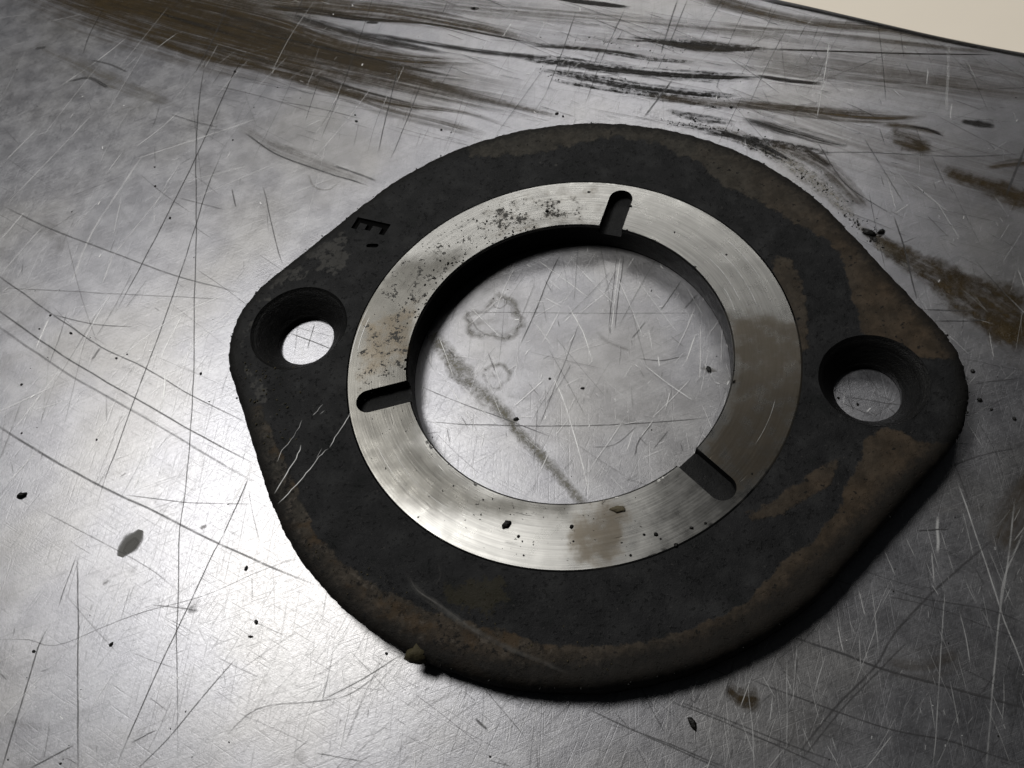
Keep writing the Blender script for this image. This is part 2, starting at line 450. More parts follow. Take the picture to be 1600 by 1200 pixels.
def build_sheet():
    e = catmull(edge_pts, 0.08)
    tn = np.gradient(e, axis=0); tn /= np.linalg.norm(tn, axis=1)[:, None]
    nr = np.stack([-tn[:, 1], tn[:, 0]], 1)                       # away from the sheet
    if nr[:, 1].mean() < 0: nr = -nr
    V, F = [], []
    prof = [(0.0, -0.085), (0.004, -0.02), (0.0, -0.006), (-0.012, 0.0), (-0.05, 0.0005)]
    rows = [np.column_stack([e + nr * a, np.full(len(e), ZT + z)]) for a, z in prof]
    far = np.array([-0.38, -0.925])
    for d in (0.4, 1.0, 2.0, 4.0, 9.0):
        rows.append(np.column_stack([e + far * d, np.full(len(e), ZT + 0.0005)]))
    N = len(e)
    V = np.vstack(rows)
    for r in range(len(rows) - 1):
        for i in range(N - 1):
            F.append((r * N + i, r * N + i + 1, (r + 1) * N + i + 1, (r + 1) * N + i))
    o = mesh_obj('table_top', V, F, M['sheet'])
    bm = bmesh.new(); bm.from_mesh(o.data); bmesh.ops.recalc_face_normals(bm, faces=bm.faces)
    up = sum(f.normal.z * f.calc_area() for f in bm.faces)
    if up < 0: bmesh.ops.reverse_faces(bm, faces=bm.faces)
    bm.to_mesh(o.data); bm.free()
    return tag(o, 'scratched grey metal sheet the flange lies on', kind='structure')


table = build_sheet()
zb = ZT - 0.09
mesh_obj('bench_top', [(-14, -12, zb), (14, -12, zb), (14, 14, zb), (-14, 14, zb)], [(0, 1, 2, 3)], M['bench'])
tag(bpy.data.objects['bench_top'], 'smooth cream board showing past the edge of the metal sheet', kind='structure')

# ------------------------------------------------------------------ the flange
AX = math.radians(-16.1)
RO, RB, RR = 1.429, 0.717, 1.0
HOLE_D, HOLE_R, THRU_R = 1.272, 0.236, 0.137
NA = 34.7


def outline(n_arc=260, n_ear=90):
    """closed outline: two big arcs, straight tangents, two rounded ears; counter-clockwise"""
    pts = []
    ec, er = 1.129, 0.50
    for half in (0, math.pi):
        ec, er = (1.143, 0.504) if half == 0 else (1.129, 0.50)
        for t in np.linspace(-NA, NA, n_ear):
            a = math.radians(t)
            pts.append((half, ec + er * math.cos(a), er * math.sin(a)))
        p1 = np.array([ec + er * math.cos(math.radians(NA)), er * math.sin(math.radians(NA))])
        p2 = np.array([RO * math.cos(math.radians(NA)), RO * math.sin(math.radians(NA))])
        for t in np.linspace(0, 1, 42)[1:-1]:
            q = p1 + (p2 - p1) * t; pts.append((half, q[0], q[1]))
        for t in np.linspace(NA, 180 - NA, n_arc):
            a = math.radians(t); pts.append((half, RO * math.cos(a), RO * math.sin(a)))
        for t in np.linspace(0, 1, 42)[1:-1]:
            oc, orr = (1.129, 0.50) if half == 0 else (1.143, 0.504)
            o1 = np.array([-(oc + orr * math.cos(math.radians(NA))), orr * math.sin(math.radians(NA))])
            q = np.array([-p2[0], p2[1]]) + (o1 - np.array([-p2[0], p2[1]])) * t
            pts.append((half, q[0], q[1]))
    out = []
    for h, x, y in pts:
        a = AX + h
        out.append((x * math.cos(a) - y * math.sin(a), x * math.sin(a) + y * math.cos(a)))
    return np.array(out)


OUT = outline()
tn = np.roll(OUT, -1, 0) - np.roll(OUT, 1, 0); tn /= np.linalg.norm(tn, axis=1)[:, None]
ONRM = np.stack([tn[:, 1], -tn[:, 0]], 1)
k = np.arange(len(OUT))
rag = (vnoise(k * 0.9, k * 0 + 0.5, 3) - 0.5) * 0.006 + (vnoise(k * 0.23, k * 0 + 3.5, 5) - 0.5) * 0.006
OUT = OUT + ONRM * rag[:, None]
HOLES = [np.array([math.cos(AX), math.sin(AX)]) * HOLE_D, -np.array([math.cos(AX), math.sin(AX)]) * HOLE_D]
HOLES[1] = np.array([-1.235, 0.362])
HOLES[0] = np.array([1.227, -0.361])
HRAD = [0.217, HOLE_R]
circ = lambda c, r, n, ph=0.0: np.array([(c[0] + r * math.cos(t), c[1] + r * math.sin(t)) for t in np.linspace(0, 2 * math.pi, n, endpoint=False) + ph])

# stamped letter E and a small dent, given by strokes seen in the photograph
def stroke_union(strokes, w):
    return strokes


def capsule(a, b, w, n=7):
    a, b = np.asarray(a, float), np.asarray(b, float)
    d = (b - a) / np.linalg.norm(b - a); nn = np.array([-d[1], d[0]])
    P = []
    for t in np.linspace(-math.pi / 2, math.pi / 2, n): P.append(b + w * (d * math.cos(t) + nn * math.sin(t)))
    for t in np.linspace(math.pi / 2, 3 * math.pi / 2, n): P.append(a + w * (d * math.cos(t) + nn * math.sin(t)))
    return np.array(P)


def letter_e():
    s0, s1 = px2w([(561, 343.5), (604, 353)], 0)[:, :2]
    d = s1 - s0; L = np.linalg.norm(d); d /= L
    arm = px2w([(552.5, 357)], 0)[0, :2] - s0; aL = np.linalg.norm(arm); arm /= aL
    w = 0.015
    def q(a, b): return s0 + d * a + arm * b
    P = [q(-w, -w), q(L + w, -w), q(L + w, aL), q(L - w, aL), q(L - w, w)]
    m = L * 0.46
    P += [q(m + w, w), q(m + w, aL * 0.85), q(m - w, aL * 0.85), q(m - w, w)]
    P += [q(w, w), q(w, aL), q(-w, aL)]
    return np.array(P)


E_POLY = letter_e()
da, db = px2w([(576, 384), (588, 384)], 0)[:, :2]
DENT = capsule(da, db, 0.012)

def area2(P):
    return 0.5 * np.sum(P[:, 0] * np.roll(P[:, 1], -1) - np.roll(P[:, 0], -1) * P[:, 1])


def cdt_region(loops, pts, keep):
    vs_, es = [], []
    for lp in loops:
        b = len(vs_); n_ = len(lp)
        vs_ += [Vector((float(p[0]), float(p[1]))) for p in lp]
        es += [(b + i, b + (i + 1) % n_) for i in range(n_)]
    vs_ += [Vector((float(p[0]), float(p[1]))) for p in pts]
    rv, re, rf, *_ = delaunay_2d_cdt(vs_, es, [], 0, 1e-7)
    V = np.array([(v.x, v.y) for v in rv]); F = np.array([list(f) for f in rf if len(f) == 3])
    ok = keep(V[F].mean(1))
    F = F[ok]
    a = V[F[:, 1]] - V[F[:, 0]]; b = V[F[:, 2]] - V[F[:, 0]]
    flip = (a[:, 0] * b[:, 1] - a[:, 1] * b[:, 0]) < 0
    F[flip] = F[flip][:, ::-1]
    return V, F


def jgrid(step, r):
    g = np.arange(-r, r, step)
    X, Y = np.meshgrid(g, g)
    P = np.stack([X.ravel(), Y.ravel()], 1)
    return P + (rng.random(P.shape) - 0.5) * step * 0.6


INS = 0.045
TOPLOOP = OUT - ONRM * INS
RING_OUT = circ((0, 0), RR, 480)

flange = bpy.data.objects.new('metal_flange', None)
flange.empty_display_size = 0.02
flange.location = (0, 0, ZT * S)
C.objects.link(flange)
tag(flange, 'dark worn iron flange plate with two bolt holes and a bright turned ring', 'machine part')


def fl(name, V, F, mat, **kw):
    V = np.asarray(V, float).copy(); V[:, 2] -= ZT
    return mesh_obj(name, V, F, mat, parent=flange, **kw)


WEAR_TOP = [(735, 245), (800, 243), (850, 238), (900, 222), (960, 212), (1000, 222), (1030, 225), (1055, 240), (1080, 245), (1100, 262), (1130, 290), (1180, 310),
            (1215, 330), (1260, 360), (1290, 375), (1315, 400), (1325, 440), (1335, 480), (1345, 520), (1440, 560), (1540, 560), (1400, 380), (1250, 240), (1050, 140), (850, 150), (720, 200)]
WEAR_BOT = [(1380, 670), (1345, 690), (1350, 710), (1320, 760), (1310, 800), (1290, 815), (1270, 845), (1220, 880), (1200, 905), (1160, 945), (1120, 965), (1070, 985),
            (1000, 1005), (930, 1010), (850, 1008), (790, 985), (700, 965), (640, 940), (610, 925), (570, 905), (540, 880), (510, 855), (490, 830), (475, 790), (465, 770),
            (450, 730), (430, 690), (408, 630), (370, 640), (380, 760), (420, 860), (480, 940), (570, 1020), (700, 1090), (850, 1130), (1000, 1120), (1170, 1060), (1330, 950),
            (1450, 850), (1530, 700), (1450, 690)]
WEAR_RING = [(1200, 395), (1240, 405), (1250, 430), (1262, 470), (1266, 545), (1240, 560), (1215, 470)]
WEAR_LOW = [(1145, 790), (1180, 790), (1250, 740), (1330, 690), (1310, 760), (1230, 810), (1170, 830)]
OLIVE = [(735, 905), (790, 905), (800, 940), (760, 965), (700, 940), (690, 915)]
PATCH = [(395, 470), (430, 430), (500, 375), (545, 345), (570, 380), (540, 440), (490, 440), (420, 470), (385, 520), (385, 560), (420, 600), (430, 660), (405, 650), (375, 580), (368, 520)]
PATCH2 = [(840, 250), (890, 250), (890, 265), (840, 265)]


def flange_attrs(V):
    px = w2px(V)
    P = V[:, :2]
    wear = np.maximum.reduce([sdf(px, WEAR_TOP), sdf(px, WEAR_BOT), sdf(px, WEAR_RING) - 3, sdf(px, WEAR_LOW) - 10])
    wear = np.clip(wear / 22.0, -1.5, 1.5)
    tone = np.clip((px[:, 0] - 1050) / 350, 0, 1) * 0.75 + np.clip((px[:, 1] - 700) / 300, 0, 1) * 0.45
    d = seg_dist(P, OUT[::3])
    # the black rim and its painted shade are widest at the lower right
    wide = np.clip((px[:, 0] - 500) / 500, 0, 1) * np.clip((px[:, 1] - 650) / 250, 0, 1)
    edge = d - 0.05 * wide
    patch = np.clip(np.maximum(sdf(px, PATCH), sdf(px, PATCH2) - 4) / 25, -1, 0.35)
    olive = np.clip(sdf(px, OLIVE) / 18, -1, 1)
    crust = np.clip((1000 - px[:, 0]) / 200, 0, 1) * np.clip((px[:, 1] - 560) / 160, 0, 1)
    return dict(crust=crust, wear=wear, tone=np.clip(tone, 0, 1), edge=edge, patch=patch, olive=olive)


def build_body():
    pts = jgrid(0.0135, 1.7)
    px_ok = inside(pts, TOPLOOP) & (np.hypot(pts[:, 0], pts[:, 1]) > RR + 0.012)
    for h, hr in zip(HOLES, HRAD): px_ok &= np.hypot(pts[:, 0] - h[0], pts[:, 1] - h[1]) > hr + 0.01
    for q in (E_POLY, DENT): px_ok &= sdf(pts, q) < -0.004
    px_ok &= seg_dist(pts, TOPLOOP[::2]) > 0.006
    pts = pts[px_ok]
    hl = [circ(h, hr, 120) for h, hr in zip(HOLES, HRAD)]

    def keep(c):
        k_ = inside(c, TOPLOOP) & ~inside(c, RING_OUT)
        for h in hl + [E_POLY, DENT]: k_ &= ~inside(c, h)
        return k_
    V2, F = cdt_region([TOPLOOP, RING_OUT] + hl + [E_POLY, DENT], pts, keep)
    z = (fbm(V2[:, 0] * 9, V2[:, 1] * 9, 4, 11) - 0.5) * 0.010
    z *= np.clip((np.hypot(V2[:, 0], V2[:, 1]) - RR) / 0.05, 0, 1)
    V = np.column_stack([V2, z])
    faces = [tuple(f) for f in F]
    # outer side, rounded over from the top
    def zt(P): return (fbm(P[:, 0] * 9, P[:, 1] * 9, 4, 11) - 0.5) * 0.010 * np.clip((np.hypot(P[:, 0], P[:, 1]) - RR) / 0.05, 0, 1)
    prof = [(INS, 0.0), (0.028, -0.0035), (0.014, -0.011), (0.005, -0.023), (0.0, -0.040), (0.001, -0.07), (0.004, -T + 0.012), (0.016, -T + 0.001)]
    rows = []
    top0 = zt(TOPLOOP)
    for j, (ins, zz) in enumerate(prof):
        wob = (fbm(np.arange(len(OUT)) * 0.35, np.full(len(OUT), j * 1.7), 3, 21) - 0.5) * 0.006 * (0 < j)
        rows.append(np.column_stack([OUT - ONRM * (ins + wob)[:, None] if np.ndim(ins + wob) else OUT - ONRM * ins, zz + top0 * max(0, 1 - j * 0.25)]))
    b = len(V); N = len(OUT)
    V = np.vstack([V] + rows)
    for r in range(len(rows) - 1):
        for i in range(N):
            j = (i + 1) % N
            faces.append((b + r * N + i, b + (r + 1) * N + i, b + (r + 1) * N + j, b + r * N + j))
    # underside
    b0 = b + (len(rows) - 1) * N
    bore = circ((0, 0), RB, 240)
    thr = [circ(h, THRU_R, 60) for h in HOLES]
    Lo = rows[-1][:, :2]
    Vb, Fb = cdt_region([Lo] + [bore] + thr, [], lambda c: inside(c, Lo) & ~inside(c, bore) & ~inside(c, thr[0]) & ~inside(c, thr[1]))
    bb = len(V)
    V = np.vstack([V, np.column_stack([Vb, np.full(len(Vb), -T + 0.001)])])
    faces += [(bb + f[0], bb + f[2], bb + f[1]) for f in Fb]
    return fl('body', V, faces, M['body'], attrs=flange_attrs(V), merge=1e-5)


build_body()

SLOT_ANG = [65.6, -173.6, -54.6]
SLOT_W, SLOT_TIP, SLOT_Z = 0.057, 0.960, -0.048


def slot_poly(a, r0):
    a = math.radians(a)
    e = np.array([math.cos(a), math.sin(a)]); f = np.array([-e[1], e[0]])
    c = e * (SLOT_TIP - SLOT_W)
    P = []
    for t in np.linspace(-math.pi / 2, math.pi / 2, 22): P.append(c + SLOT_W * (e * math.cos(t) + f * math.sin(t)))
    P.append(e * r0 + f * SLOT_W); P.append(e * r0 - f * SLOT_W)
    return np.array(P)


ZR = 0.0015                                     # the turned ring stands a hair proud of the skin
RCH = 0.012
SL_OUT = [slot_poly(a, 0.62) for a in SLOT_ANG]


def build_ring():
    ro, ri = RR - 0.008, RB + 0.008
    lo, li = circ((0, 0), ro, 480), circ((0, 0), ri, 480)
    arcs = []
    pts = []
    for r in np.arange(ri + 0.012, ro - 0.004, 0.0135):
        n_ = int(2 * math.pi * r / 0.016)
        pts.append(circ((0, 0), r, n_, rng.random()))
    pts = np.vstack(pts)
    ok = np.ones(len(pts), bool)
    for q in SL_OUT: ok &= sdf(pts, q) < -0.004
    pts = pts[ok]

    def keep(c):
        r = np.hypot(c[:, 0], c[:, 1])
        k_ = inside(c, lo) & ~inside(c, li)
        for q in SL_OUT: k_ &= ~inside(c, q)
        return k_
    V2, F = cdt_region([lo, li] + SL_OUT, pts, keep)
    z = np.full(len(V2), ZR) + (fbm(V2[:, 0] * 6, V2[:, 1] * 6, 3, 31) - 0.5) * 0.002
    V = np.column_stack([V2, z]); faces = [tuple(f) for f in F]
    # outer chamfer down to the black skin, inner chamfer into the bore
    th = np.linspace(0, 2 * math.pi, 480, endpoint=False)
    b = len(V)
    for r_, z_ in ((ro, ZR), (RR - 0.004, ZR - 0.0007), (RR + 0.003, -0.006)):
        V = np.vstack([V, np.column_stack([r_ * np.cos(th), r_ * np.sin(th), np.full(480, z_)])])
    for r in range(2):
        for i in range(480):
            j = (i + 1) % 480
            faces.append((b + r * 480 + i, b + (r + 1) * 480 + i, b + (r + 1) * 480 + j, b + r * 480 + j))
    b = len(V)
    for r_, z_ in ((ri, ZR), (RB + 0.002, ZR - 0.003), (RB, ZR - 0.014)):
        V = np.vstack([V, np.column_stack([r_ * np.cos(th), r_ * np.sin(th), np.full(480, z_)])])
    mid = np.column_stack([ri * np.cos(th + math.pi / 480), ri * np.sin(th + math.pi / 480)])
    cut = np.zeros(480, bool)
    for q in SL_OUT: cut |= inside(mid, q)
    for r in range(2):
        for i in range(480):
            if cut[i]: continue
            j = (i + 1) % 480
            faces.append((b + r * 480 + i, b + r * 480 + j, b + (r + 1) * 480 + j, b + (r + 1) * 480 + i))
    px = w2px(V)
    D1 = [(590, 440), (640, 385), (720, 335), (800, 300), (900, 300), (950, 310), (930, 345), (860, 352), (780, 372), (715, 420), (670, 470), (640, 520), (600, 510)]
    D2 = [(560, 500), (640, 480), (645, 590), (560, 610), (550, 560)]
    D3 = [(640, 600), (660, 690), (760, 770), (1000, 770), (1050, 760), (1040, 800), (900, 820), (740, 800), (640, 720)]
    DB = [(1100, 440), (1150, 450), (1150, 490), (1120, 470)]
    dirt = np.maximum.reduce([np.clip(sdf(px, D1) / 40, -1, 0.32), np.clip(sdf(px, D2) / 30, -1, 0.34), np.clip(sdf(px, D3) / 50, -1, 0.16), np.clip(sdf(px, DB) / 25, -1, 0.1)])
    r = np.hypot(V[:, 0], V[:, 1])
    # oil caught along the bore edge on the far left
    dirt = np.maximum(dirt, np.clip(0.34 - (r - RB) / 0.10, -1, 0.30) * np.clip(sdf(px, [(560, 280), (960, 280), (960, 500), (720, 560), (560, 620)]) / 40, 0, 1) - 0.02)
    dirt = np.where(px[:, 0] > 1150, dirt - 0.25, dirt)
    dirt = np.maximum(dirt, -0.12)
    BR = [(880, 830), (900, 790), (960, 770), (1000, 800), (985, 850), (960, 895), (890, 895)]
    BR2 = [(1120, 480), (1200, 485), (1270, 500), (1270, 640), (1220, 740), (1150, 790), (1080, 720), (1130, 640), (1140, 560)]  # stain that also paints in the dark reflection on the ring's right
    BR3 = [(560, 500), (650, 470), (650, 560), (560, 600)]
    BR4 = [(750, 310), (940, 290), (930, 350), (760, 370)]
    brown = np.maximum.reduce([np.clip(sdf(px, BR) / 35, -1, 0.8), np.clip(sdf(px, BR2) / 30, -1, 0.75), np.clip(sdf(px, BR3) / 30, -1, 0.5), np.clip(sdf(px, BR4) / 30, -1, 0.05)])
    G1 = [(530, 480), (620, 400), (740, 390), (660, 500), (660, 690), (760, 770), (900, 780), (890, 815), (740, 810), (620, 790), (530, 720), (520, 600)]
    grey = np.clip(sdf(px, G1) / 40 + 0.12, -0.5, 0.75)  # grey grime that also paints down the highlight on the ring's left
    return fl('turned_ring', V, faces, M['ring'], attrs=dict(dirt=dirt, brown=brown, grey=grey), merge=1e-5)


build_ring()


def recess(name, poly, ztop, zbot, mat, skip=()):
    """floor and walls of a shallow cut whose mouth is the polygon"""
    P = np.asarray(poly)
    if area2(P) < 0: P = P[::-1]
    N = len(P)
    c = P.mean(0)
    V = np.vstack([np.column_stack([P, np.full(N, ztop)]), np.column_stack([P + (c - P) * 0.03, np.full(N, zbot)])])
    F = []
    for i in range(N):
        if i in skip: continue
        j = (i + 1) % N
        F.append((i, i + N, j + N, j))
    Vf, Ff = cdt_region([P + (c - P) * 0.03], [], lambda q: inside(q, P + (c - P) * 0.03))
    b = len(V)
    V = np.vstack([V, np.column_stack([Vf, np.full(len(Vf), zbot)])])
    F += [tuple(b + k_ for k_ in f) for f in Ff]
    return fl(name, V, F, mat, smooth=False)


for a in SLOT_ANG:
    P = slot_poly(a, math.sqrt(RB ** 2 - SLOT_W ** 2))
    N = len(P)
    lower = np.column_stack([P, np.full(N, SLOT_Z)])
    lower[:, 2] += (vnoise(P[:, 0] * 30, P[:, 1] * 30, 4) - 0.5) * 0.004
    V = np.vstack([np.column_stack([P, np.full(N, ZR - 0.0012)]), lower])
    F = [(i, i + N, (i + 1) % N + N, (i + 1) % N) for i in range(N) if i != N - 2]
    # floor: a grid of cross strips so that it can undulate
    e = np.array([math.cos(math.radians(a)), math.sin(math.radians(a))])
    inner = jgrid(0.012, 1.0); inner = inner[sdf(inner, P) > 0.006]
    Vf, Ff = cdt_region([P], inner, lambda q: inside(q, P))
    zf = SLOT_Z + (fbm(Vf[:, 0] * 22, Vf[:, 1] * 22, 3, 9) - 0.5) * 0.008
    zf = np.where(sdf(Vf, P) < 1e-4, SLOT_Z + (vnoise(Vf[:, 0] * 30, Vf[:, 1] * 30, 4) - 0.5) * 0.004, zf)
    b = len(V)
    V = np.vstack([V, np.column_stack([Vf, zf])]); F += [tuple(b + k_ for k_ in f) for f in Ff]
    o = fl('oil_slot', V, F, M['slot'], smooth=True)
    o.data.polygons.foreach_set('use_smooth', np.arange(len(o.data.polygons)) >= N - 1)

# bore wall, lower where a slot opens into it
th = np.linspace(0, 2 * math.pi, 720, endpoint=False)
cp = np.column_stack([RB * np.cos(th), RB * np.sin(th)])
ztop = np.full(720, ZR - 0.013)
for q in SL_OUT: ztop[inside(cp * 1.002, q)] = SLOT_Z
rows = [np.column_stack([cp, ztop]), np.column_stack([cp, np.full(720, -0.07)]), np.column_stack([cp, np.full(720, -T + 0.008)]), np.column_stack([cp * 1.01, np.full(720, -T + 0.001)])]
F = [(r * 720 + i, r * 720 + (i + 1) % 720, (r + 1) * 720 + (i + 1) % 720, (r + 1) * 720 + i) for r in range(3) for i in range(720)]
fl('bore_wall', np.vstack(rows), F, M['wall'])

# countersunk bolt holes, with fine turning grooves
for hi, h in enumerate(HOLES):
    hr = HRAD[hi]
    prof = [(hr, 0.0), (hr - 0.004, -0.004), (hr - 0.010, -0.013)]
    r0, z0 = prof[-1]
    n_ = 26
    for i in range(1, n_ + 1):
        t = i / n_
        rr = r0 + (THRU_R + 0.004 - r0) * t ** 0.85
        zz = z0 + (-0.108 - z0) * t
        g_ = (0.0008 if hi == 0 else 0.0003) * (1 if i % 2 else -1) * (0.5 + rng.random())
        prof.append((rr + g_, zz + g_ * 0.3))
    prof += [(THRU_R, -0.112), (THRU_R, -T + 0.004), (THRU_R + 0.002, -T + 0.001)]
    n_ = 120
    th = np.linspace(0, 2 * math.pi, n_, endpoint=False)
    rows = []
    for j, (r, z) in enumerate(prof):
        wob = (vnoise(np.arange(n_) * 0.3, np.full(n_, j * 0.6), 40 + hi) - 0.5) * 0.0012 * (2 < j)
        rows.append(np.column_stack([h[0] + (r + wob) * np.cos(th), h[1] + (r + wob) * np.sin(th), np.full(n_, z)]))
    F = [(r * n_ + i, r * n_ + (i + 1) % n_, (r + 1) * n_ + (i + 1) % n_, (r + 1) * n_ + i) for r in range(len(prof) - 1) for i in range(n_)]
    fl('bolt_hole', np.vstack(rows), F, M['hole'])

lt = recess('stamped_letter', E_POLY, 0.0, -0.013, M['groove_shade'])
recess('punch_dent', DENT, 0.0, -0.013, M['groove_shade'])


# ------------------------------------------------------------------ marks: scores and films lying along paths
class Ribbons:
    def __init__(s): s.V, s.F, s.rib, s.am, s.hw = [], [], [], [], []; s.n = 0; s.layer = 0

    def add(s, pts, width, amount=1.0, z=ZT, closed=False, fade=True, step=None, world=False, seed=None, jitter=0.0):
        pts = np.asarray(pts, float)
        if world: W = pts
        else: W = px2w(pts, z)[:, :2]
        wd = np.asarray(width, float)
        if closed:
            W = np.vstack([W[-1:], W, W[:2]])
        L0 = np.linalg.norm(np.diff(W, axis=0), axis=1).sum()
        step = step or max(0.012, min(0.06, L0 / 6))
        Q = catmull(W, step)
        if closed:
            d0 = np.linalg.norm(Q - W[1], axis=1).argmin(); d1 = len(Q) - 1 - np.linalg.norm(Q[::-1] - W[-2], axis=1).argmin()
            Q = Q[d0:d1 + 1]
        if jitter:
            kk = np.arange(len(Q))
            Q = Q + (np.stack([vnoise(kk * 0.5, kk * 0 + s.n, 1), vnoise(kk * 0.5, kk * 0 + s.n, 2)], 1) - 0.5) * jitter
        if z < -0.05:
            qp = w2px(np.column_stack([Q, np.full(len(Q), z)]))
            ok = qp[:, 1] > edge_y(qp[:, 0]) + 5
            if not ok.any(): return
            i0 = ok.argmax(); i1 = len(ok) - ok[::-1].argmax()
            Q = Q[i0:i1]
            if len(Q) < 2: return
        t = np.gradient(Q, axis=0); t /= np.linalg.norm(t, axis=1)[:, None] + 1e-12
        nr = np.stack([-t[:, 1], t[:, 0]], 1)
        ln = np.concatenate([[0], np.cumsum(np.linalg.norm(np.diff(Q, axis=0), axis=1))])
        f = ln / ln[-1]
        if wd.ndim:
            wpx = np.interp(f, np.linspace(0, 1, len(wd)), wd)
        else: wpx = np.full(len(Q), float(wd))
        dist = np.linalg.norm(np.column_stack([Q, np.full(len(Q), z)]) - CAM, axis=1)
        hw = wpx * dist / FPX * 0.5
        a = np.asarray(amount, float)
        am = np.interp(f, np.linspace(0, 1, len(a)), a) if a.ndim else np.full(len(Q), float(a))
        if fade and not closed:
            am = am * np.clip(np.minimum(f, 1 - f) / 0.12, 0, 1)
        s.layer += 1
        zz = z + 0.0012 + (s.layer % 400) * 0.000012
        sd = rng.random() if seed is None else seed
        N = len(Q)
        off = rng.random() * 50
        for sgn in (-1, 0, 1):
            s.V.append(np.column_stack([Q + nr * (hw * sgn)[:, None], np.full(N, zz)]))
            s.rib.append(np.column_stack([ln + off, np.full(N, sgn), np.full(N, sd)]))
            s.am.append(am); s.hw.append(hw)
        for i in range(N - 1):
            s.F.append((s.n + i, s.n + i + 1, s.n + N + i + 1, s.n + N + i))
            s.F.append((s.n + N + i, s.n + N + i + 1, s.n + 2 * N + i + 1, s.n + 2 * N + i))
        s.n += 3 * N

    def build(s, name, mat, parent=None, kind='stuff'):
        V = np.vstack(s.V)
        if parent is flange: V = V.copy(); V[:, 2] -= ZT
        # wind faces upward
        F = np.array(s.F)
        a = V[F[:, 1]] - V[F[:, 0]]; b = V[F[:, 3]] - V[F[:, 0]]
        fl_ = (a[:, 0] * b[:, 1] - a[:, 1] * b[:, 0]) < 0
        F[fl_] = F[fl_][:, ::-1]
        o = mesh_obj(name, V, F, mat, parent=parent, smooth=False,
                     attrs=dict(rib=np.vstack(s.rib), amount=np.concatenate(s.am), halfwidth=np.concatenate(s.hw)))
        o['kind'] = kind
        return o


# --- brown oil wiped across the far side of the sheet
br = Ribbons()
br.add([(60, -25), (206, 22), (337, 58), (450, 88), (600, 122), (725, 150), (860, 185)], [60, 90, 110, 100, 70, 60, 30], [0.5, 0.85, 1, 0.95, 0.8, 0.6, 0.3])
br.add([(97, -6), (206, 14), (337, 41), (450, 75), (600, 109), (700, 135)], [40, 50, 50, 44, 30, 24], 0.95)
br.add([(150, -20), (300, 10), (420, 38), (520, 75), (640, 95), (760, 100)], [50, 60, 70, 60, 44, 24], 1.0)
br.add([(300, -30), (420, 0), (520, 10), (640, 24), (760, 46), (840, 66)], [60, 70, 70, 60, 36, 16], 0.9)
br.add([(202, 49), (322, 90), (450, 112), (600, 157), (725, 176), (800, 199)], [14, 18, 20, 18, 12, 8], 0.9)
br.add([(240, 40), (400, 100), (560, 150), (700, 178)], [14, 26, 26, 14], 0.7)
br.add([(440, 118), (520, 140), (600, 170), (700, 196), (760, 214)], [20, 30, 34, 30, 20], 0.55)
br.add([(500, 86), (594, 109), (657, 127), (725, 146), (800, 165), (880, 184)], [22, 22, 18, 16, 14, 10], 0.8)
br.add([(600, 0), (760, 14), (900, 26), (1100, 44), (1250, 60)], [40, 46, 40, 30, 20], 0.45)
br.add([(1080, -10), (1244, 32), (1375, 46), (1450, 60), (1562, 79), (1660, 92)], [40, 34, 30, 24, 18, 16], 0.85)
br.add([(1120, 40), (1300, 56), (1560, 84)], [14, 16, 10], 0.7)
br.add([(1140, 156), (1262, 176), (1375, 186), (1450, 184)], [16, 26, 26, 14], 1.0)
br.add([(1000, 150), (1150, 163), (1300, 172), (1400, 178)], [20, 24, 20, 12], 0.65)
br.add([(1345, 352), (1375, 375), (1412, 402), (1469, 430), (1525, 458), (1600, 505), (1660, 540)], [10, 22, 34, 46, 60, 76, 80], 0.55)
br.add([(1395, 215), (1425, 222), (1455, 228)], [24, 44, 20], 0.8)
br.add([(1380, 195), (1430, 200), (1475, 210)], [10, 16, 8], 0.7)
br.add([(1470, 270), (1520, 285), (1580, 305), (1640, 330)], [14, 34, 40, 40], 0.75)
br.add([(1540, 262), (1580, 256), (1640, 250)], [10, 18, 18], 0.8)
br.add([(1560, 860), (1590, 800), (1630, 740)], [50, 60, 60], 0.4)
br.add([(1380, 1030), (1440, 1040), (1500, 1020)], [40, 60, 40], 0.28)
br.add([(1135, 1072), (1155, 1088), (1185, 1092)], [18, 34, 20], 0.75)
br.add([(1500, 100), (1560, 110), (1640, 130)], [30, 30, 30], 0.35)
br.add([(1160, 100), (1300, 120), (1450, 130), (1640, 150)], [40, 50, 40, 40], 0.35)
br.add([(1200, 220), (1290, 262), (1360, 330)], [26, 34, 24], 0.55)
br.add([(20, -60), (206, 10), (420, 70), (640, 120), (880, 170)], [120, 170, 190, 150, 60], [.5, .7, .75, .6, .3])
br.add([(560, -10), (800, 30), (1100, 70), (1400, 110), (1640, 150)], [90, 130, 150, 150, 130], [.35, .22, .22, .4, .45])
br.add([(1150, 150), (1350, 220), (1640, 300)], [100, 190, 220], 0.28)
br.build('oil_film', M['brown'], table)

po = Ribbons()
po.add([(1345, 352), (1375, 375), (1412, 404), (1469, 432), (1525, 462), (1600, 508), (1660, 540)], [22, 44, 60, 84, 110, 140, 150], 1.0)
po.add([(1360, 368), (1392, 396), (1442, 428), (1500, 470), (1558, 500), (1620, 545)], [16, 30, 40, 56, 70, 76], 1.0)
po.add([(1470, 430), (1520, 440), (1600, 470)], [20, 40, 50], 0.8)
po.add([(1388, 205), (1425, 222), (1460, 236)], [30, 56, 30], 0.9)
po.add([(1470, 262), (1520, 285), (1580, 305), (1640, 330)], [20, 44, 56, 56], 0.8)
po.add([(1135, 1068), (1155, 1086), (1190, 1094)], [30, 52, 34], 0.85)
po.add([(1230, 238), (1290, 268), (1350, 330)], [30, 44, 30], 0.55)
po.add([(200, -10), (350, 40), (500, 90), (620, 120)], [60, 90, 90, 50], 0.35)
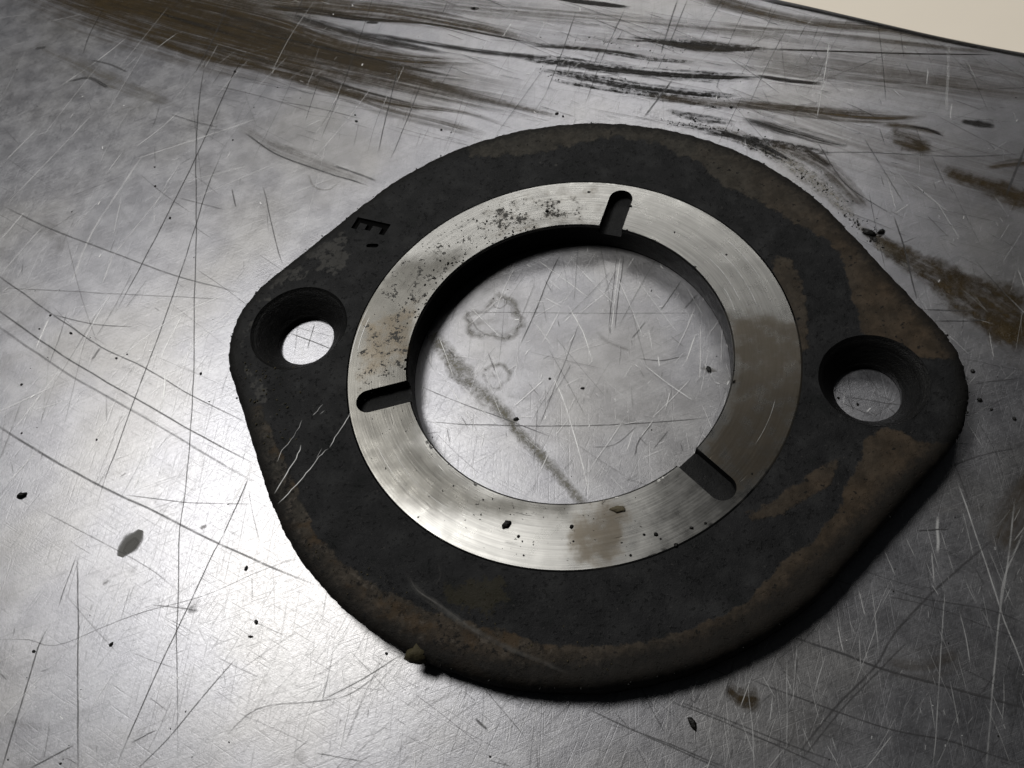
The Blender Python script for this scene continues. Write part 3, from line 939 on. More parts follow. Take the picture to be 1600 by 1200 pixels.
po.build('oil_pool', M['pool'], table)

bo = Ribbons()
bo.add([(412, 11), (487, 17), (560, 28), (620, 33)], [8, 20, 16, 8], 0.95)
bo.add([(500, 21), (575, 31), (665, 37), (762, 54), (830, 67)], [12, 10, 6, 6, 5], 0.9)
bo.add([(575, 52), (687, 71), (762, 82), (860, 92)], [8, 12, 14, 12], 0.8)
bo.add([(330, 30), (430, 66), (520, 92), (580, 106)], [10, 14, 14, 8], 0.7)
bo.add([(250, -6), (340, 16), (430, 48), (560, 92), (650, 112)], [6, 12, 16, 14, 6], 0.85)
bo.add([(400, 50), (500, 74), (600, 98), (720, 122)], [6, 12, 12, 5], 0.8)
bo.add([(440, 20), (520, 44), (600, 64), (700, 84)], [10, 22, 22, 8], 0.75)
bo.add([(300, 60), (420, 96), (560, 140), (660, 166)], [5, 9, 9, 4], 0.7)
bo.add([(860, 96), (980, 112), (1100, 120), (1190, 121)], [6, 12, 14, 6], 0.9)
bo.add([(880, 118), (1000, 138), (1120, 152)], [5, 10, 5], 0.8)
bo.add([(1030, 66), (1090, 76), (1150, 80)], [8, 18, 8], 1.1)
bo.add([(1100, 208), (1150, 214), (1200, 232), (1240, 254)], [6, 12, 12, 6], 0.8)
bo.add([(180, 6), (300, 36), (400, 66)], [8, 14, 8], 0.6)
bo.add([(860, -4), (900, 2), (945, 7), (985, 12)], [6, 12, 13, 7], 1.3)
bo.add([(1000, 60), (1040, 68), (1077, 71), (1112, 74), (1157, 77), (1195, 75)], [5, 9, 15, 15, 12, 5], 1.4)
bo.add([(1180, 76), (1300, 80), (1420, 84), (1560, 86)], [7, 5, 4, 3], 0.8)
bo.add([(1180, 118), (1230, 126), (1285, 131)], [8, 12, 8], 0.9)
bo.add([(1160, 186), (1210, 200), (1290, 222), (1325, 229)], [14, 24, 16, 8], 0.75)
bo.add([(1255, 232), (1275, 246), (1300, 262)], [10, 16, 8], 0.8)
bo.add([(1500, 189), (1530, 193), (1556, 197)], [10, 20, 8], 0.9, jitter=0.02, step=0.012)
bo.add([(1348, 357), (1358, 364), (1370, 380)], [6, 14, 6], 1.2)
bo.add([(1190, 1), (1340, 32), (1475, 64), (1620, 92)], [4, 5, 5, 5], 1.0)  # dark reflection of the sheet's rolled edge, painted in the grease colour
bo.add([(1155, -8), (1250, 12), (1340, 33), (1475, 63), (1600, 88), (1680, 104)], [6, 12, 12, 10, 10, 10], 0.6)  # wider band of painted shade along the same sheet edge
bo.add([(826, 72), (930, 78), (1010, 88)], [8, 10, 6], 0.7)
bo.add([(735, 12), (742, 14), (750, 12)], [5, 9, 4], 1.2)
bo.add([(572, 36), (580, 35), (592, 36)], [5, 9, 4], 1.2)
bo.add([(1420, 198), (1450, 202), (1476, 214)], [4, 8, 4], 0.8)
bo.build('black_grease_edge_shade', M['oil_edge_shade'], table)

gr = Ribbons()
gr.add([(800, 86), (860, 95), (940, 105), (1020, 114), (1110, 120), (1190, 122)], [16, 26, 28, 26, 26, 16], 1.0)
gr.add([(840, 108), (920, 122), (1000, 136), (1080, 146), (1160, 152)], [12, 24, 26, 22, 12], 0.85)
gr.add([(860, 125), (960, 142), (1060, 156), (1150, 172)], [8, 14, 18, 14], 0.7)
gr.add([(830, 68), (930, 78), (1010, 92), (1090, 98)], [8, 12, 14, 10], 0.7)
gr.add([(1040, 172), (1090, 184), (1150, 192)], [10, 24, 14], 0.7)
gr.add([(1040, 192), (1090, 200), (1160, 218), (1230, 252)], [8, 22, 26, 14], 0.9)
gr.add([(1160, 214), (1220, 226), (1300, 240)], [12, 20, 10], 0.8)
gr.add([(980, 58), (1060, 66), (1200, 78)], [10, 22, 14], 0.7)
gr.add([(950, 60), (1000, 64), (1060, 66)], [4, 6, 6], 0.8)
gr.build('gritty_grease', M['grit'], table)

tn_ = Ribbons()
tn_.add([(1090, 196), (1150, 212), (1210, 240), (1262, 276), (1310, 316), (1345, 352)], [12, 30, 44, 40, 34, 16], 0.75)
tn_.add([(1330, 345), (1365, 372), (1400, 400), (1460, 440)], [16, 28, 20, 10], 0.7)
tn_.add([(1135, 1072), (1155, 1085), (1185, 1092)], [12, 26, 14], 0.5)
tn_.build('tan_grit_deposit', M['tan'], table)

sm = Ribbons()
sm.add([(48, 66), (80, 82), (124, 100), (165, 122), (225, 146), (290, 170)], [10, 20, 34, 36, 26, 6], [0.4, 0.7, 1, 0.9, 0.7, 0.5])
sm.add([(370, 196), (431, 232), (487, 254), (577, 288)], [22, 30, 34, 12], 0.75)
sm.add([(60, 350), (95, 372), (90, 400)], [30, 40, 20], 0.35)
sm.add([(900, 60), (1000, 64), (1100, 50)], [60, 80, 60], 0.3)
sm.add([(930, 515), (950, 534), (985, 548)], [10, 12, 8], 0.6)
sm.add([(1094, 575), (1108, 578), (1122, 580)], [6, 14, 6], 1.2)
sm.add([(740, 745), (800, 690), (860, 745), (905, 780)], [4, 6, 10, 6], 0.2)
for x, y, w_, a_ in ((318, 824, 12, 0.9), (165, 910, 13, 0.7), (335, 935, 10, 0.6), (208, 892, 14, 0.35), (305, 942, 20, 0.5)):
    sm.add([(x - w_ * .5, y + w_ * .3), (x, y), (x + w_ * .5, y - w_ * .3)], [w_ * .5, w_, w_ * .5], a_)
for q in range(60):
    x, y = rng.random() * 1600, rng.random() * 1200
    a = rng.normal(0.35, 0.5); l = 20 + rng.random() * 90
    sm.add([(x, y), (x + l * math.cos(a), y + l * math.sin(a))], 4 + rng.random() * 18, 0.05 + rng.random() * 0.22)
sm.build('grey_smudge', M['smudge'], table)

du = Ribbons()
du.add([(676, 522), (690, 543), (709, 567), (742, 605), (780, 639), (810, 676), (847, 714), (877, 747), (912, 788)], [26, 40, 48, 42, 32, 28, 25, 24, 24], 1.0, fade=False)
du.add([(696, 560), (706, 585), (730, 603)], [10, 20, 12], 0.6)
du.build('dust_streak', M['dust'], table)

ti = Ribbons()
ti.add([(731, 492), (757, 485), (769, 470), (784, 462), (802, 470), (806, 489), (816, 504), (806, 522), (787, 528), (761, 522), (746, 526), (737, 519)], 17, 1.0, closed=True, step=0.01, jitter=0.02)
ti.add([(733, 494), (757, 488), (771, 478), (785, 470), (798, 478), (800, 492), (808, 506), (800, 516), (787, 522), (761, 517), (747, 520)], 14, 0.35, closed=True, step=0.01)
ti.add([(771, 477), (780, 467), (790, 467), (791, 475), (781, 482)], 5, 0.55, closed=True, step=0.01)
ti.add([(740, 508), (770, 500), (800, 500)], [26, 46, 30], 0.45)
ti.add([(735, 494), (745, 512), (760, 522), (785, 527)], [3, 5, 5, 3], 0.8, jitter=0.012, step=0.012)
ti.add([(806, 480), (815, 503), (806, 520)], [4, 6, 4], 0.7, jitter=0.012, step=0.012)
ti.add([(756, 582), (769, 571), (784, 571), (795, 586), (787, 599), (772, 605), (763, 597)], 13, 0.9, closed=True, step=0.01, jitter=0.02)
ti.add([(760, 588), (776, 586), (790, 588)], [14, 26, 14], 0.35)
ti.add([(768, 580), (776, 594)], 4, 0.6)
ti.add([(482, 272), (488, 288), (500, 296), (517, 295), (533, 282)], 5, 0.8, step=0.01)
ti.add([(262, 700), (255, 735), (240, 775), (262, 800), (290, 780), (310, 745), (318, 715), (300, 690), (278, 690)], 12, 0.16, closed=True, step=0.02)
ti.add([(265, 770), (275, 740), (290, 705)], [30, 50, 30], 0.2)
ti.add([(188, 172), (200, 168), (228, 170)], 4, 0.4)
ti.build('water_mark', M['tide'], table)
so = Ribbons()
so.add([(188, 870), (194, 860), (204, 849), (214, 838), (220, 828)], [12, 28, 36, 30, 10], 0.9, fade=False, step=0.012)
so.add([(194, 866), (206, 852), (216, 842)], [10, 22, 14], 0.8)
so.build('dried_drop', M['drop'], table)

# --- dark and bright scores of the sheet
dk = Ribbons()
DARK = [
    ([(163, 11), (140, 55), (130, 85)], 3, .5), ([(416, 22), (394, 71), (367, 112), (334, 184), (307, 244), (259, 341), (210, 435), (180, 490)], 2.6, .8),
    ([(349, 232), (322, 300), (307, 349), (277, 442), (260, 490), (230, 573), (207, 633), (183, 700), (167, 740), (150, 797)], 2.4, .75),
    ([(324, 71), (311, 165), (306, 244), (307, 349), (304, 467), (303, 580), (297, 683), (290, 767), (281, 825), (279, 919), (276, 994), (277, 1087), (278, 1210)], 2.4, .7),
    ([(0, 319), (75, 356), (169, 392), (262, 427), (383, 460)], 3.2, .5), ([(-20, 418), (73, 485), (117, 515), (157, 542), (227, 575), (300, 618), (390, 662)], 2.8, .6),
    ([(-20, 472), (97, 555), (167, 597), (247, 643), (317, 683), (408, 730)], 3.2, .7), ([(-20, 498), (80, 567), (150, 610), (217, 647), (293, 693), (414, 764)], 4.2, .4),
    ([(-20, 655), (60, 705), (133, 747), (240, 799), (337, 847), (431, 889), (505, 918)], 4.2, .65), ([(0, 450), (200, 460), (360, 468)], 2.4, .35),
    ([(83, 492), (150, 507), (210, 511)], 2.4, .55), ([(193, 773), (293, 785), (397, 788)], 2.4, .5), ([(157, 543), (143, 563)], 5, .5),
    ([(386, 752), (349, 836), (334, 862), (296, 945), (274, 990), (229, 1087), (180, 1200)], 2.6, .8), ([(120, 870), (122, 956), (122, 1087), (122, 1210)], 3.0, .7),
    ([(79, 975), (60, 1012), (19, 1147), (0, 1210)], 3.0, .7), ([(120, 866), (90, 952)], 2.2, .6), ([(371, 1026), (311, 1095), (262, 1155), (210, 1206)], 2.6, .7),
    ([(120, 1162), (45, 1202)], 3, .7), ([(246, 1140), (204, 1161)], 2.6, .6), ([(600, 1046), (555, 1080), (506, 1095), (424, 1102), (386, 1117), (349, 1155)], 3.0, .45),
    ([(491, 1177), (570, 1189)], 2.4, .55), ([(60, 795), (210, 874), (277, 922)], 2.4, .35), ([(-10, 1000), (45, 999), (86, 1009), (157, 982), (225, 956), (320, 930), (400, 895), (480, 865)], 2.0, .4),
    ([(236, 945), (311, 954)], 2.6, .5), ([(304, 945), (296, 955), (310, 953)], 8, .4), ([(1232, 994), (1300, 1016), (1367, 1041), (1450, 1065), (1610, 1109)], 4.0, .95),
    ([(1555, 840), (1469, 915), (1397, 990), (1367, 1042), (1300, 1110), (1235, 1192)], 4.0, .6), ([(1420, 1000), (1380, 1042), (1312, 1112), (1248, 1192)], 3.0, .5),
    ([(1161, 1057), (1300, 1110), (1394, 1140), (1487, 1159), (1610, 1199)], 3.0, .6), ([(1045, 1095), (1131, 1129), (1230, 1172), (1300, 1206)], 3.0, .5),
    ([(1000, 1147), (1130, 1202)], 3.0, .5), ([(1431, 829), (1484, 827)], 2.8, .9), ([(1375, 915), (1450, 937), (1544, 952), (1610, 977)], 2.6, .5), ([(1380, 930), (1460, 950), (1600, 1000)], 2.4, .4),
    ([(916, 1106), (981, 1137), (1069, 1172), (1140, 1202)], 3.2, .55), ([(1051, 1093), (1112, 1115), (1200, 1150), (1320, 1195)], 3.0, .45), ([(500, 1095), (566, 1062), (632, 1019)], 2.6, .65),
    ([(877, 395), (855, 440), (836, 489), (810, 545)], 2.6, .75), ([(975, 399), (967, 459), (960, 519)], 2.2, .7), ([(964, 399), (957, 459), (950, 519)], 2.0, .6),
    ([(1065, 438), (1031, 487)], 2.2, .8), ([(1091, 459), (1069, 483)], 4, .6), ([(1011, 500), (986, 530)], 3, .6), ([(720, 487), (862, 489), (1106, 490)], 2.0, .4),
    ([(655, 659), (750, 664), (919, 665), (1069, 656), (1120, 650)], 2.4, .7), ([(655, 603), (712, 627), (765, 646), (795, 657), (862, 684)], 2.2, .65), ([(907, 500), (877, 579), (840, 672)], 2.0, .5),
    ([(997, 560), (1031, 564), (1065, 558)], 3, .6), ([(1020, 661), (997, 691), (992, 714)], 3, .6), ([(1046, 672), (1020, 702)], 2.6, .5), ([(997, 665), (960, 695), (922, 699)], 2.4, .5),
    ([(1277, 221), (1322, 289), (1397, 337)], 2.6, .6), ([(1397, 337), (1412, 386), (1433, 470)], 2.8, .85), ([(1604, 225), (1570, 311)], 4, .8), ([(1440, 484), (1520, 486)], 2.4, .7), ([(1460, 502), (1510, 502), (1545, 500)], 2.6, .8),
    ([(624, 101), (609, 161), (590, 240)], 2.4, .7), ([(661, 124), (627, 210), (610, 250)], 2.2, .55), ([(1059, -2), (1032, 86)], 3, .6), ([(1075, -2), (1043, 76)], 2.4, .5), ([(1051, 124), (1006, 184)], 4.0, .8),
    ([(379, 206), (431, 240), (487, 262), (577, 291)], 3.4, .8), ([(520, 258), (560, 272), (590, 284)], 5, .6), ([(105, 128), (140, 122), (170, 138)], 6, .8), ([(140, 94), (170, 100), (202, 114)], 4, .6), ([(152, 128), (168, 136)], 5, .9), ([(55, 76), (72, 74)], 6, .8),
    ([(388, 747), (367, 797)], 2.6, .7), ([(362, 295), (369, 325)], 3, .6), ([(411, 290), (420, 330), (433, 385), (442, 415)], 2.4, .6), ([(1230, 245), (1330, 238), (1500, 245), (1600, 240)], 3, .45),
    ([(1300, 690), (1400, 720)], 2, .3), ([(1330, 800), (1400, 690)], 2, .3), ([(700, 545), (712, 560)], 3, .5), ([(452, 520), (488, 534), (522, 548)], 2.4, .8), ([(492, 505), (480, 545)], 2.2, .7), ([(1320, 620), (1414, 634)], 2.0, .6), ([(1312, 628), (1370, 652)], 2.2, .6),
    ([(1590, 700), (1530, 712), (1480, 730)], 2.4, .5), ([(1520, 600), (1600, 590)], 2.6, .5), ([(1500, 560), (1600, 580)], 2.2, .4), ([(743, 1122), (762, 1142)], 5, .7),
]
for p_, w_, a_ in DARK: dk.add(p_, w_, a_, jitter=0.004)
# hairlines that cross everywhere
def hair(rb, n, region, ang, spread, lo, hi, w, am, curve=0.012):
    for _ in range(n):
        x = region[0] + rng.random() * (region[2] - region[0]); y = region[1] + rng.random() * (region[3] - region[1])
        a = math.radians(rng.choice(ang)) + rng.normal(0, spread)
        l = lo + (hi - lo) * rng.random() ** 2.5
        dx, dy = math.cos(a), -math.sin(a)
        c = rng.normal(0, curve) * l
        pts = [(x - dx * l / 2, y - dy * l / 2), (x - dy * c, y + dx * c), (x + dx * l / 2, y + dy * l / 2)]
        rb.add(pts, w * (0.6 + rng.random() * 0.8), am * (0.25 + 0.75 * rng.random()), step=0.05 if l > 60 else 0.2)


hair(dk, 170, (-20, 150, 560, 1210), (64, 75, 88, -28, 40), 0.18, 12, 170, 1.7, 0.45)
hair(dk, 170, (620, 380, 1150, 800), (62, 40, 85, 5, -55), 0.3, 10, 130, 1.7, 0.5)
hair(dk, 170, (1000, 750, 1610, 1210), (-20, 45, 80, -60), 0.2, 12, 170, 1.8, 0.5)
hair(dk, 170, (500, 1020, 1200, 1210), (60, 75, -28, 40), 0.2, 12, 150, 1.8, 0.45)
hair(dk, 220, (1150, 60, 1610, 720), (-25, -40, 8, -70), 0.25, 12, 170, 1.8, 0.5)
hair(dk, 260, (300, -10, 1300, 220), (-12, -15, -18, 65), 0.08, 20, 190, 1.8, 0.55)
dk.build('dark_score', M['dark'], table)

bt = Ribbons()
BRIGHT = [
    ([(202, 56), (154, 94), (94, 135)], 3.0, .7), ([(131, 22), (75, 34)], 2.4, .5), ([(225, 240), (180, 307), (142, 367), (109, 450)], 6, .45), ([(405, 184), (375, 195), (262, 232), (210, 250)], 3.4, .6),
    ([(390, 259), (285, 285)], 2.4, .5), ([(431, 255), (300, 311)], 2.2, .5), ([(77, 497), (55, 547)], 5, .85), ([(177, 400), (160, 443)], 4, .6), ([(287, 487), (255, 550), (253, 570)], 3, .8),
    ([(258, 580), (257, 613), (248, 647)], 4, .95), ([(248, 653), (233, 703), (207, 773)], 3, .6), ([(100, 570), (20, 673)], 3, .55), ([(313, 530), (267, 587), (233, 620)], 2.6, .6), ([(383, 450), (283, 490), (180, 563)], 2.8, .7),
    ([(367, 477), (313, 530)], 2.6, .6), ([(393, 730), (363, 787)], 3.2, .9), ([(60, 703), (13, 753)], 2.4, .7), ([(187, 937), (160, 980)], 2.4, .7), ([(380, 753), (360, 790)], 2, .7),
    ([(0, 430), (70, 350)], 5, .4), ([(10, 320), (150, 173)], 4, .4), ([(0, 260), (60, 200)], 4, .5), ([(0, 376), (40, 330)], 4, .6), ([(270, 285), (160, 420)], 3.4, .45),
    ([(1495, 750), (1525, 836), (1562, 949), (1604, 1058)], 3.4, .8), ([(1465, 806), (1465, 866)], 7, .85), ([(1456, 862), (1459, 911)], 3, .7), ([(1585, 780), (1574, 881), (1559, 982), (1547, 1125), (1540, 1204)], 4.0, .6),
    ([(1307, 964), (1317, 1020)], 2.6, .8), ([(1341, 922), (1352, 964)], 3, .7), ([(1360, 912), (1368, 960), (1372, 1030)], 2.2, .5), ([(1476, 919), (1465, 1106), (1457, 1204)], 2.6, .55), ([(1229, 1027), (1229, 1177)], 2.8, .5), ([(1394, 1147), (1352, 1202)], 2.4, .6),
    ([(1382, 859), (1398, 900)], 2, .6), ([(1292, 1162), (1312, 1202)], 2.4, .5), ([(1505, 800), (1520, 870)], 2.4, .5), ([(1600, 830), (1570, 900), (1562, 960)], 4, .5),
    ([(1296, 60), (1287, 124), (1276, 187)], 3.2, .75), ([(1483, 67), (1478, 176)], 7, .28), ([(1487, 162), (1485, 188)], 3, .8), ([(1450, 106), (1448, 135)], 2.6, .7), ([(1424, 284), (1484, 334)], 2.4, .5), ([(1397, 334), (1420, 320)], 3, .6), ([(1385, 270), (1400, 330)], 2.2, .5),
    ([(1590, 420), (1604, 460)], 2.4, .6), ([(1545, 520), (1552, 560)], 2.4, .6), ([(800, 34), (785, 60)], 3, .6), ([(862, 582), (885, 639), (907, 714), (924, 781)], 4.0, .95), ([(885, 474), (911, 519), (926, 567)], 3, .9), ([(840, 406), (885, 440), (919, 466)], 2.6, .8),
    ([(1095, 504), (1093, 597)], 2.8, .7), ([(1087, 522), (1072, 567)], 3.2, .9), ([(979, 706), (990, 672)], 3, .9), ([(970, 400), (962, 459), (955, 519)], 3.0, .85), ([(1022, 655), (1000, 684)], 2, .8), ([(926, 570), (930, 575)], 7, 1), ([(1028, 556), (1030, 574)], 4, .9), ([(960, 620), (962, 628)], 6, .9), ([(953, 520), (957, 519)], 6, 1),
    ([(690, 640), (780, 700)], 2.2, .7), ([(720, 600), (760, 650)], 2, .6), ([(1310, 640), (1332, 655)], 2, .6), ([(1320, 612), (1318, 632)], 2.4, .7), ([(470, 540), (475, 560)], 2, .6),
]
for p_, w_, a_ in BRIGHT: bt.add(p_, w_ * 0.75, a_ * (0.55 if p_[0][1] < 450 and p_[0][0] < 600 else 0.8), jitter=0.004)
hair(bt, 140, (-20, 20, 560, 1210), (48, 55, 62, 28, 15, 75), 0.12, 10, 200, 1.5, 0.42)
hair(bt, 200, (620, 380, 1150, 800), (-60, -50, 62, 75, 30), 0.35, 8, 110, 1.6, 0.6)
hair(bt, 170, (1000, 750, 1610, 1210), (-75, -68, 85, 60), 0.14, 10, 120, 1.5, 0.5)
hair(bt, 170, (450, 1000, 1200, 1210), (62, 75, 45, 85), 0.14, 10, 130, 1.6, 0.5)
hair(bt, 140, (1150, 60, 1610, 760), (-50, -65, 40, 85), 0.2, 8, 90, 1.4, 0.36)
hair(bt, 120, (400, -10, 1300, 220), (50, -15, 70), 0.15, 8, 90, 1.4, 0.36)
for _ in range(90):     # small bright nicks
    x, y = rng.random() * 1600, rng.random() * 1200; a = rng.random() * 3.14; l = 1.5 + rng.random() ** 2 * 6
    bt.add([(x, y), (x + l * math.cos(a), y + l * math.sin(a))], 1.6 + 1.4 * rng.random(), 0.7, fade=False, step=0.2)
bt.build('bright_score', M['bright'], table)

# --- marks on the flange itself
fs = Ribbons()
for p_, w_, a_ in [([(549, 643), (540, 660), (526, 680), (515, 700)], 4, .9), ([(514, 700), (500, 712), (488, 728), (465, 756), (434, 788)], 4, .9), ([(470, 695), (466, 710), (452, 732), (428, 772)], 4.5, 1),
                   ([(472, 655), (465, 672), (452, 690), (440, 705), (432, 722)], 3, .6), ([(505, 632), (495, 642), (488, 650)], 3, .6), ([(508, 640), (500, 648)], 3, .5), ([(495, 716), (504, 700)], 2, .5)]:
    fs.add(p_, w_ * 0.42, a_ * 0.5, z=0.006, step=0.012, jitter=0.006)
fs.build('bright_scratch', M['bright'], flange)
sc_ = Ribbons()
sc_.add([(634, 888), (640, 905), (655, 925), (690, 950), (740, 985), (790, 1010), (850, 1035), (900, 1058)], [8, 14, 16, 16, 14, 12, 10, 8], [0.6, .8, .8, .8, .7, .7, .5, .4], z=0.007, step=0.02)
sc_.add([(640, 900), (652, 922), (690, 948), (740, 984)], [3, 4, 4, 3], 0.9, z=0.0075, step=0.02)
sc_.add([(684, 880), (688, 900), (680, 915)], 5, 0.3, z=0.007)
sc_.build('pale_scuff', M['pale'], flange)
rs = Ribbons()
for r, a0, a1, w_, a_ in [(.80, 8, 30, 1.3, .6), (.86, 4, 30, 1.3, .6), (.93, 8, 32, 1.2, .5), (.76, 5, 16, 1.3, .5), (.98, 155, 174, 1.6, .5), (.955, 158, 170, 1.4, .5), (.92, 200, 222, 1.2, .35), (.87, 205, 230, 1.2, .35), (.9, -40, -25, 1.2, .3)]:
    t = np.radians(np.linspace(a0, a1, 14)); q = r + 0.006 * np.sin(np.linspace(0, 2, 14))
    rs.add(np.column_stack([q * np.cos(t), q * np.sin(t)]), w_, a_, z=ZR + 0.001, world=True, step=0.02)
rs.build('turning_score', M['bright'], flange)


# ------------------------------------------------------------------ crumbs and grit
def lump(c, rx, ry, h, rot=0.0, n=10, seed=0, zb=0.0):
    """one irregular crumb sitting on height zb"""
    r_ = np.random.default_rng(seed)
    V = [(0, 0, h)]
    rings = [(0.45, 0.92), (0.80, 0.62), (1.0, 0.22), (0.97, 0.0)]
    prof = 0.75 + 0.5 * r_.random(n)
    for a, zz in rings:
        for i in range(n):
            t = 2 * math.pi * i / n
            q = a * prof[i] * (0.9 + 0.2 * r_.random())
            V.append((q * rx * math.cos(t), q * ry * math.sin(t), h * zz * (0.8 + 0.4 * r_.random()) if zz else 0.0))
    F = [(0, 1 + i, 1 + (i + 1) % n) for i in range(n)]
    for k_ in range(3):
        for i in range(n):
            j = (i + 1) % n
            F.append((1 + k_ * n + i, 1 + (k_ + 1) * n + i, 1 + (k_ + 1) * n + j, 1 + k_ * n + j))
    F.append(tuple(1 + 3 * n + i for i in reversed(range(n))))
    V = np.array(V)
    cr, sr = math.cos(rot), math.sin(rot)
    R = np.column_stack([V[:, 0] * cr - V[:, 1] * sr, V[:, 0] * sr + V[:, 1] * cr, V[:, 2]])
    return R, F


def crumb(name, px, z, rx, ry, h, rot, mat, label, cat, seed):
    V, F = lump(None, rx, ry, h, rot, 11, seed)
    o = mesh_obj(name, V, F, mat, smooth=True)
    w = px2w([px], z)[0]
    o.location = (w[0] * S, w[1] * S, (z + 0.001) * S)
    return tag(o, label, cat)


crumb('black_pellet', (35, 775), ZT, 0.021, 0.016, 0.020, 0.1, M['black_bit'], 'small black pellet lying alone on the bare sheet left of the flange', 'grit', 1)
crumb('olive_clod', (655, 1024), -0.055, 0.050, 0.042, 0.06, 0.4, M['olive_bit'], 'dark olive clod of dirt stuck to the lower rim of the flange', 'dirt clod', 2)
crumb('tan_flake', (966, 796), ZR, 0.036, 0.014, 0.010, -0.2, M['tan_bit'], 'flat tan flake lying on the bright ring below the bore', 'flake', 3)
crumb('black_crumb', (791, 820), ZR, 0.020, 0.014, 0.012, 0.6, M['black_bit'], 'black crumb on the bright ring, lower left of the bore', 'grit', 4)
crumb('black_bead', (1376, 363), ZT, 0.018, 0.014, 0.014, 0.3, M['black_bit'], 'shiny black bead on the sheet beside the brown oil smear', 'grit', 5)
crumb('metal_chip', (1083, 1131), ZT, 0.012, 0.026, 0.010, 0.25, M['black_bit'], 'thin black chip on the sheet below the flange', 'chip', 6)
crumb('grease_blob', (1357, 364), ZT, 0.034, 0.016, 0.016, -0.75, M['black_bit'], 'oval black grease blob at the upper right rim of the flange', 'grease blob', 7)


def grit_field(name, spots, z, mat, parent):
    Vs, Fs, b = [], [], 0
    for i, (x, y, r, ry) in enumerate(spots):
        if z < -0.1 and y < edge_y(x) + 5: continue
        if z > 0 and parent is flange: r, ry = r * 0.8, ry * 0.8
        V, F = lump(None, r, ry, min(r, ry) * 0.9, rng.random() * 6.28, 6, 1000 + i)
        w = px2w([(x, y)], z)[0]; w[2] = z + 0.0008
        if parent is flange: w[2] -= ZT
        Vs.append(V + w); Fs += [tuple(b + k_ for k_ in f) for f in F]; b += len(V)
    o = mesh_obj(name, np.vstack(Vs), Fs, mat, parent=parent)
    o['kind'] = 'stuff'
    return o


sp = [(182, 560, .007, .007), (111, 521, .010, .009), (79, 493, .008, .007), (62, 514, .006, .005), (199, 554, .005, .005), (314, 584, .007, .007), (34, 601, .008, .007), (34, 677, .006, .005), (151, 687, .006, .005),
      (243, 291, .007, .007), (266, 341, .007, .007), (364, 219, .006, .006), (367, 112, .010, .008), (555, 180, .007, .006), (557, 190, .010, .008), (690, 203, .008, .007), (870, 178, .012, .008), (880, 182, .008, .006), (1142, 168, .009, .008), (740, 13, .012, .010),
      (1310, 622, .006, .006), (1340, 632, .007, .007), (1507, 606, .010, .008), (1520, 580, .010, .008), (1585, 655, .010, .008), (1530, 625, .012, .010), (1549, 640, .008, .007), (1480, 560, .010, .007), (859, 592, .006, .006), (806, 655, .014, .010), (910, 607, .010, .006), (1108, 578, .020, .010), (174, 1007, .010, .008), (53, 1018, .008, .006), (1085, 1132, .006, .006), (400, 972, .008, .012), (392, 995, .006, .012), (385, 888, .008, .012), (604, 1021, .008, .006)]
for _ in range(90):
    sp.append((rng.random() * 1600, rng.random() * 1200, .002 + .005 * rng.random() ** 2, .002 + .004 * rng.random() ** 2))
for _ in range(240):      # grit pushed up against the upper right rim
    t = rng.random()
    q = np.array([(1040, 190), (1100, 200), (1165, 222), (1230, 255), (1290, 300), (1340, 350), (1380, 390)])
    k_ = t * 5.99; i = int(k_); b_ = q[i] + (q[i + 1] - q[i]) * (k_ - i)
    d_ = rng.normal(0, 9) + 4
    sp.append((b_[0] + d_ * 0.6 + rng.normal(0, 6), b_[1] - abs(d_) * 0.7 + 3, .002 + .006 * rng.random() ** 3, .002 + .004 * rng.random() ** 2))
for _ in range(260):      # lumps in the smeared grease
    k_ = rng.random(); x = 840 + 370 * k_
    y = rng.choice([68 + (x - 1000) * 0.07, 96 + (x - 850) * 0.075, 124 + (x - 920) * 0.17, 150 + (x - 1040) * 0.17]) + rng.normal(0, 5)
    sp.append((x, y, .002 + .007 * rng.random() ** 3, .0015 + .003 * rng.random() ** 2))
grit_field('loose_grit', sp, ZT, M['black_bit'], table)

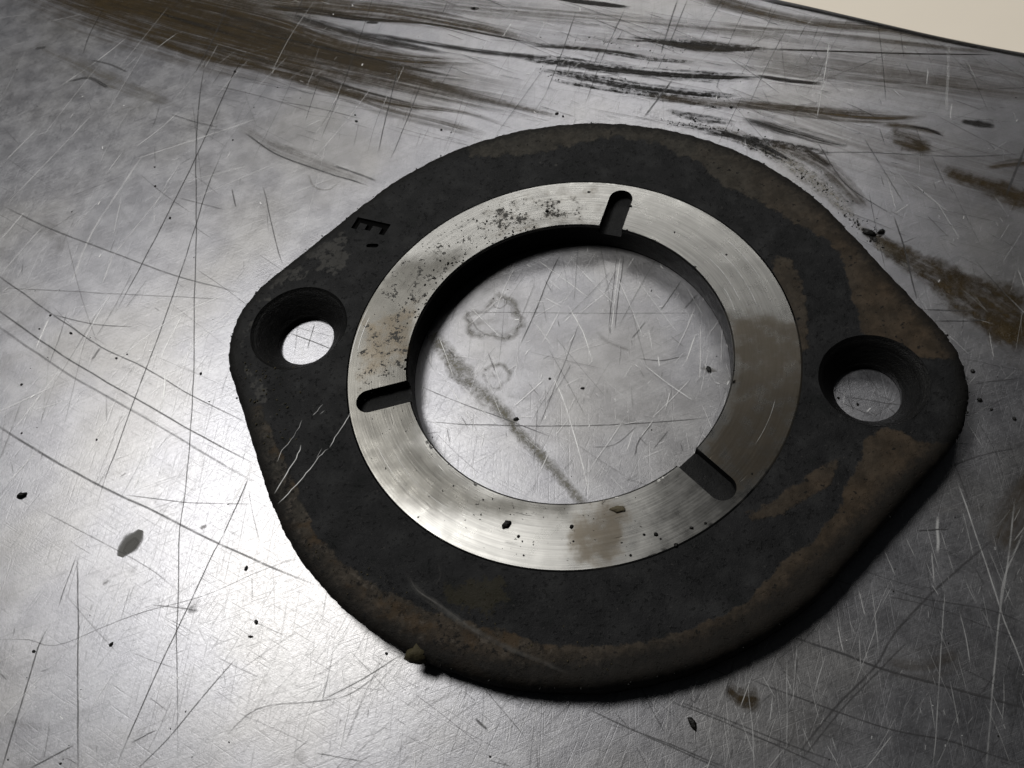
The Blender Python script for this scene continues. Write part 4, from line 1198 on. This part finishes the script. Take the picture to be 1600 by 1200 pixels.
sp = [(810, 838, .010, .008), (816, 846, .006, .005), (893, 823, .013, .010), (896, 846, .006, .005), (818, 868, .006, .005), (1025, 835, .012, .010), (1032, 842, .006, .006), (1056, 852, .014, .010), (1080, 825, .010, .008), (1102, 818, .008, .007), (985, 868, .007, .006), (1175, 740, .006, .006), (1135, 398, .006, .006), (745, 345, .007, .006), (758, 350, .006, .005), (775, 338, .008, .006), (855, 330, .012, .010), (862, 322, .008, .006), (835, 355, .010, .006), (920, 300, .010, .006), (700, 412, .012, .008), (985, 322, .012, .008), (1054, 363, .006, .005)]
for _ in range(170):
    a = math.radians(rng.uniform(95, 285)); r = rng.uniform(RB + .01, RR - .02)
    x, y = w2px(np.array([[r * math.cos(a), r * math.sin(a), ZR]]))[0]
    sp.append((x, y, .0015 + .006 * rng.random() ** 3, .0015 + .005 * rng.random() ** 3))
for _ in range(70):
    a = math.radians(rng.uniform(95, 160)); r = RB + .01 + abs(rng.normal(0, .05))
    x, y = w2px(np.array([[r * math.cos(a), r * math.sin(a), ZR]]))[0]
    sp.append((x, y, .003 + .008 * rng.random() ** 2, .002 + .005 * rng.random() ** 2))
grit_field('ring_grit', sp, ZR, M['black_bit'], flange)

sp = []
kk = rng.integers(0, len(OUT), 240)
for i in kk:
    w = OUT[i] - ONRM[i] * rng.uniform(-0.002, 0.05)
    x, y = w2px(np.array([[w[0], w[1], -0.02]]))[0]
    sp.append((x, y, .002 + .006 * rng.random() ** 2, .002 + .005 * rng.random() ** 2))
grit_field('rim_grit', sp, -0.02, M['black_bit'], flange)
sp = []
for _ in range(50):
    x, y = rng.uniform(380, 470), rng.uniform(560, 700)
    sp.append((x, y, .003 + .006 * rng.random() ** 2, .003 + .005 * rng.random() ** 2))
for _ in range(60):
    t = rng.random(); x = 480 + 480 * t; y = 850 + 190 * t ** 0.7 + rng.normal(0, 18)
    sp.append((x, y, .002 + .005 * rng.random() ** 2, .002 + .004 * rng.random() ** 2))
sp = [q for q in sp if inside(px2w([q[:2]], 0)[:, :2], TOPLOOP)[0]]
grit_field('crusted_dirt', sp, 0.001, M['olive_bit'], flange)
